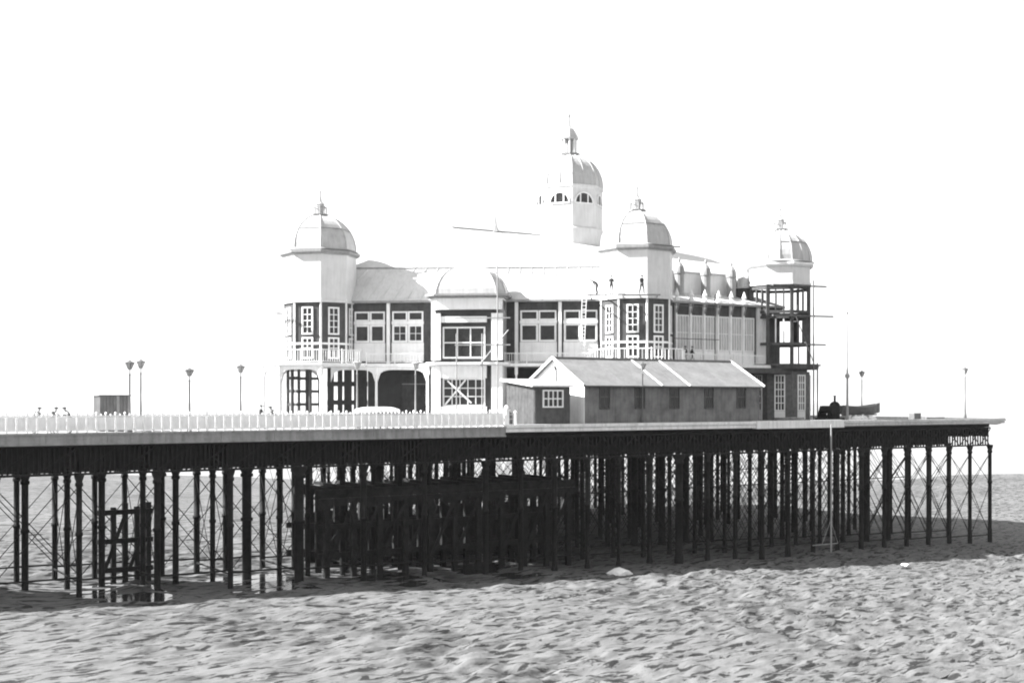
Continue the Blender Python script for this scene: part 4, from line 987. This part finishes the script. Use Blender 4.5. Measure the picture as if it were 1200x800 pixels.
for k in range(3): 
    o = MB().box(u + 1.2, u + 4.2, 3.4 + k * .32, 3.68 + k * .32, DECK + .01, DECK + .32 - .05 * k).build('timber_balk', M_board, None, PIER); tag(o, 'squared timber balk beside the dark crate, ' + ('thickest, nearest the pier edge', 'the middle one of three', 'thinnest, farthest from the pier edge')[k], 'timber', 'timber balks')
# stray boulders on the sand
def boulder(X, Y, r, label, m_):
    import bmesh
    me = bpy.data.meshes.new('boulder'); bm = bmesh.new(); bmesh.ops.create_icosphere(bm, subdivisions=2, radius=r)
    for v in bm.verts: k = 1 + random.uniform(-.22, .22); v.co = Vector((v.co.x * k * 1.3, v.co.y * k, v.co.z * k * .65))
    bm.to_mesh(me); bm.free(); me.materials.append(m_); o = bpy.data.objects.new('boulder', me); col.objects.link(o)
    o.location = (X, Y, float(base_z(np.array(X), np.array(Y))) + r * .2); tag(o, label, 'boulder')
boulder(8.6, 98.4, .75, 'pale boulder on the sand at the edge of the pier shadow below the hut', M_canvas)
boulder(35.2, 110.0, .3, 'small pale stone on the sand under the seaward end of the pier', M_canvas)

# ------------------------------------------------------------------ people
def person_mesh(pose, coat):
    J = dict(pelvis=(0, 0, .95), waist=(0, 0, 1.12), chest=(0, 0, 1.34), neck=(0, 0, 1.52), head=(0, -.02, 1.62), crown=(0, -.02, 1.74),
             shL=(.19, 0, 1.43), elL=(.25, 0, 1.15), wrL=(.25, -.05, .9), haL=(.25, -.07, .81), shR=(-.19, 0, 1.43), elR=(-.25, 0, 1.15), wrR=(-.25, -.05, .9), haR=(-.25, -.07, .81),
             hiL=(.1, 0, .9), knL=(.11, -.01, .5), anL=(.11, .02, .08), toL=(.12, -.15, .04), hiR=(-.1, 0, .9), knR=(-.11, -.01, .5), anR=(-.11, .02, .08), toR=(-.12, -.15, .04))
    J.update(pose)
    rad = dict(pelvis=.155, waist=.14, chest=.165, neck=.06, head=.1, crown=.075, shL=.075, elL=.055, wrL=.04, haL=.045, shR=.075, elR=.055, wrR=.04, haR=.045, hiL=.1, knL=.07, anL=.05, toL=.045, hiR=.1, knR=.07, anR=.05, toR=.045)
    E = [('pelvis', 'waist'), ('waist', 'chest'), ('chest', 'neck'), ('neck', 'head'), ('head', 'crown'), ('chest', 'shL'), ('shL', 'elL'), ('elL', 'wrL'), ('wrL', 'haL'), ('chest', 'shR'), ('shR', 'elR'), ('elR', 'wrR'), ('wrR', 'haR'),
         ('pelvis', 'hiL'), ('hiL', 'knL'), ('knL', 'anL'), ('anL', 'toL'), ('pelvis', 'hiR'), ('hiR', 'knR'), ('knR', 'anR'), ('anR', 'toR')]
    ks = list(J); me = bpy.data.meshes.new('person_skeleton'); me.from_pydata([J[k] for k in ks], [(ks.index(a), ks.index(c)) for a, c in E], []); me.update()
    o = bpy.data.objects.new('person_skeleton', me); col.objects.link(o)
    o.modifiers.new('skin', 'SKIN'); o.modifiers.new('sub', 'SUBSURF').levels = 1
    for i, k in enumerate(ks): me.skin_vertices[0].data[i].radius = (rad[k], rad[k] * (.72 if k in ('pelvis', 'waist', 'chest') else 1)); me.skin_vertices[0].data[i].use_root = (k == 'pelvis')
    dg = bpy.context.evaluated_depsgraph_get(); out = bpy.data.meshes.new_from_object(o.evaluated_get(dg)); out.name = 'person'
    bpy.data.objects.remove(o)
    out.materials.clear(); out.materials.append(coat); out.materials.append(M_skin)
    hz = [Vector(J[k]) for k in ('head', 'crown')]; hl = [Vector(J['haL']), Vector(J['haR'])]
    for p in out.polygons:
        p.use_smooth = True; c_ = p.center
        if min((c_ - h).length for h in hz) < .13 or min((c_ - h).length for h in hl) < .075: p.material_index = 1
    return out, Vector(J['crown'])
stand = {}
lean = dict(waist=(0, -.06, 1.1), chest=(0, -.2, 1.3), neck=(0, -.3, 1.45), head=(0, -.37, 1.53), crown=(0, -.4, 1.65), shL=(.19, -.2, 1.38), elL=(.27, -.36, 1.18), wrL=(.14, -.55, 1.22), haL=(.06, -.6, 1.23), shR=(-.19, -.2, 1.38), elR=(-.27, -.36, 1.18), wrR=(-.14, -.55, 1.2), haR=(-.06, -.6, 1.2))
stoop = dict(waist=(0, -.12, 1.08), chest=(0, -.36, 1.2), neck=(0, -.5, 1.26), head=(0, -.58, 1.28), crown=(0, -.68, 1.33), shL=(.19, -.36, 1.2), elL=(.22, -.42, .9), wrL=(.18, -.52, .68), haL=(.17, -.56, .6), shR=(-.19, -.36, 1.2), elR=(-.22, -.42, .9), wrR=(-.18, -.5, .7), haR=(-.17, -.54, .62), knL=(.13, -.1, .5), knR=(-.13, -.08, .5))
walk = dict(knL=(.11, -.18, .52), anL=(.11, -.22, .08), toL=(.11, -.39, .05), knR=(-.1, .08, .5), anR=(-.1, .3, .1), toR=(-.1, .16, .03), elL=(.25, .12, 1.17), wrL=(.25, .05, .93), haL=(.25, .03, .85), elR=(-.25, -.1, 1.16), wrR=(-.22, -.28, .98), haR=(-.2, -.34, .93))
PM = {}
for nm, ps in (('stand', stand), ('lean', lean), ('stoop', stoop), ('walk', walk)):
    for cn, cm_ in (('dark', M_cloth), ('grey', M_cloth2)): PM[nm, cn] = person_mesh(ps, cm_)
b = MB(); b.lathe([(.11, -.03), (.125, .0), (.12, .05), (.06, .08)], 10); b.box(-.08, .08, -.17, -.09, -.02, .0); m_cap = b.mesh('cap', M_cloth)
def person(pose, cl, p, rz, label, group=None, k=1.03):
    me, cr = PM[pose, cl]; o = bpy.data.objects.new('person', me); col.objects.link(o); o.location = p; o.rotation_euler = (0, 0, rz); o.scale = (k, k, k); tag(o, label, 'person', group)
    h = bpy.data.objects.new('cap', m_cap); col.objects.link(h); h.parent = o; h.location = cr + Vector((0, 0, .0))
def on_deck(x, v): return W(u_at(x, v), v, DECK + .01)
person('lean', 'grey', on_deck(40, .95), R(75), 'person in pale grey leaning over the railing, farthest from the box shed', )
person('lean', 'grey', on_deck(61, .95), R(60), 'person in grey leaning on the railing between two others')
person('lean', 'dark', on_deck(83, .95), R(-70), 'person in dark coat leaning on the railing, next to the box shed')
person('walk', 'dark', on_deck(306, 3.0), R(80), 'person in dark clothes walking past the lamp posts toward the arcade', )
person('lean', 'dark', on_deck(323, .95), R(-60), 'person in dark coat leaning on the railing before the arcade')
PZ = EAVE + .36
def on_plat(x): return FR @ Vector((s_at(x, 4.6), -4.6, PZ + .002))
person('stoop', 'dark', on_plat(700), R(-70), 'workman bending forward on the scaffold board, next to the ladder')
person('stand', 'dark', on_plat(716.5), R(0), 'workman standing upright on the scaffold board between two others')
person('walk', 'dark', on_plat(752), R(30), 'workman standing before the white drum of the middle tower')
q = SD @ Vector((s2_at(803, 1.3), -1.3, FL1 + .012)); person('stand', 'dark', q, R(30), 'person in dark clothes standing upright on the side balcony above the hut')
q = SD @ Vector((s2_at(811, 1.3), -1.3, FL1 + .012)); person('walk', 'dark', q, R(90), 'person stepping along the side balcony above the hut roof')
# scaffold platform that carries the workmen round the middle tower
t = thing('scaffold_platform', 'narrow scaffold board along the roof edge below the middle tower drum, carrying three workmen', 'scaffold', FR @ Vector((s_at(730, 4.6), -4.6, PZ)))
for a_, c_, y in ((688, 733, 0), (731, 774, .06)):
    MB().box(s_at(a_, 4.6), s_at(c_, 4.6), -4.9, -4.3, PZ - .1 - y, PZ - y).build('board', M_pole, t, FR)
for x in (692, 710, 730, 750, 770):
    MB().box(s_at(x, 4.6) - .05, s_at(x, 4.6) + .05, -4.95, -0.4 if x < 705 else -2.2, PZ - .27, PZ - .165).build('putlog', M_pole, t, FR)
# ------------------------------------------------------------------ sea air
m_h = bpy.data.materials.new('sea_haze'); m_h.use_nodes = True; n_ = m_h.node_tree.nodes; n_.clear()
pv = n_.new('ShaderNodeVolumePrincipled'); pv.inputs['Color'].default_value = (0.95, 0.95, 0.95, 1); pv.inputs['Density'].default_value = 0.00006; pv.inputs['Anisotropy'].default_value = 0.2
oo = n_.new('ShaderNodeOutputMaterial'); m_h.node_tree.links.new(pv.outputs['Volume'], oo.inputs['Volume'])
o = MB().box(-15500, 15500, -3500, 15500, -10.5, 60).build('haze', m_h); kind(o, 'stuff')


# pale pole standing on the sand in front of the pier, stayed to the deck
u = u_at(974, -1.3); g_ = float(base_z(np.array(W(u, -1.3).x), np.array(W(u, -1.3).y)))
t = thing('mooring_pole', 'tall pale pole standing on the sand before the dark piles, reaching the deck', 'pole', W(u, -1.3, g_))
MB().lathe([(.09, g_ - 1), (.07, DECK - 0.3), (.02, DECK - .1)], 8).build('shaft', M_fascia, t, pier_at(u, -1.3))
MB().tube((u - 2.4, -1.2, g_ + .9), (u + 1.0, -1.2, g_ + .9), .05, 6).build('foot_bar', M_fascia, t, PIER)
for d in (-1.1, 1.1): MB().tube((u, -1.25, g_ + 3.2), (u + d, -1.15, g_ + .9), .03, 5).build('stay', M_fascia, t, PIER)

t = thing('scaffold', 'pair of scaffold poles with two ledgers before the glazed side wing', 'scaffold', SD @ Vector((s2_at(800, 2.0), -2.0, FL1)), 'builders scaffolds')
for x in (786, 838): MB().tube((s2_at(x, 2.05), -2.05, FL1 + .01), (s2_at(x, 2.05), -2.05, EAVE + .9), .06, 6).build('scaffold_pole', M_pole, t, SD)
for z in (FL1 + 2.6, EAVE - .4): MB().tube((s2_at(783, 2.05), -2.12, z), (s2_at(842, 2.05), -2.12, z), .05, 6).build('scaffold_ledger', M_pole, t, SD)
u = u_at(905, 3.0)
for k, lab in enumerate(('at the bottom of the stack', 'in the middle of the stack', 'on top of the stack')):
    o = MB().box(u + .3 * k, u + 4.5 - .2 * k, 2.6 + .05 * k, 3.5 - .08 * k, DECK + .02 + .16 * k, DECK + .16 + .16 * k).build('builders_board', M_board, None, PIER)
    tag(o, 'wide builders board before the brick tower base, ' + lab, 'board', 'stacked boards')
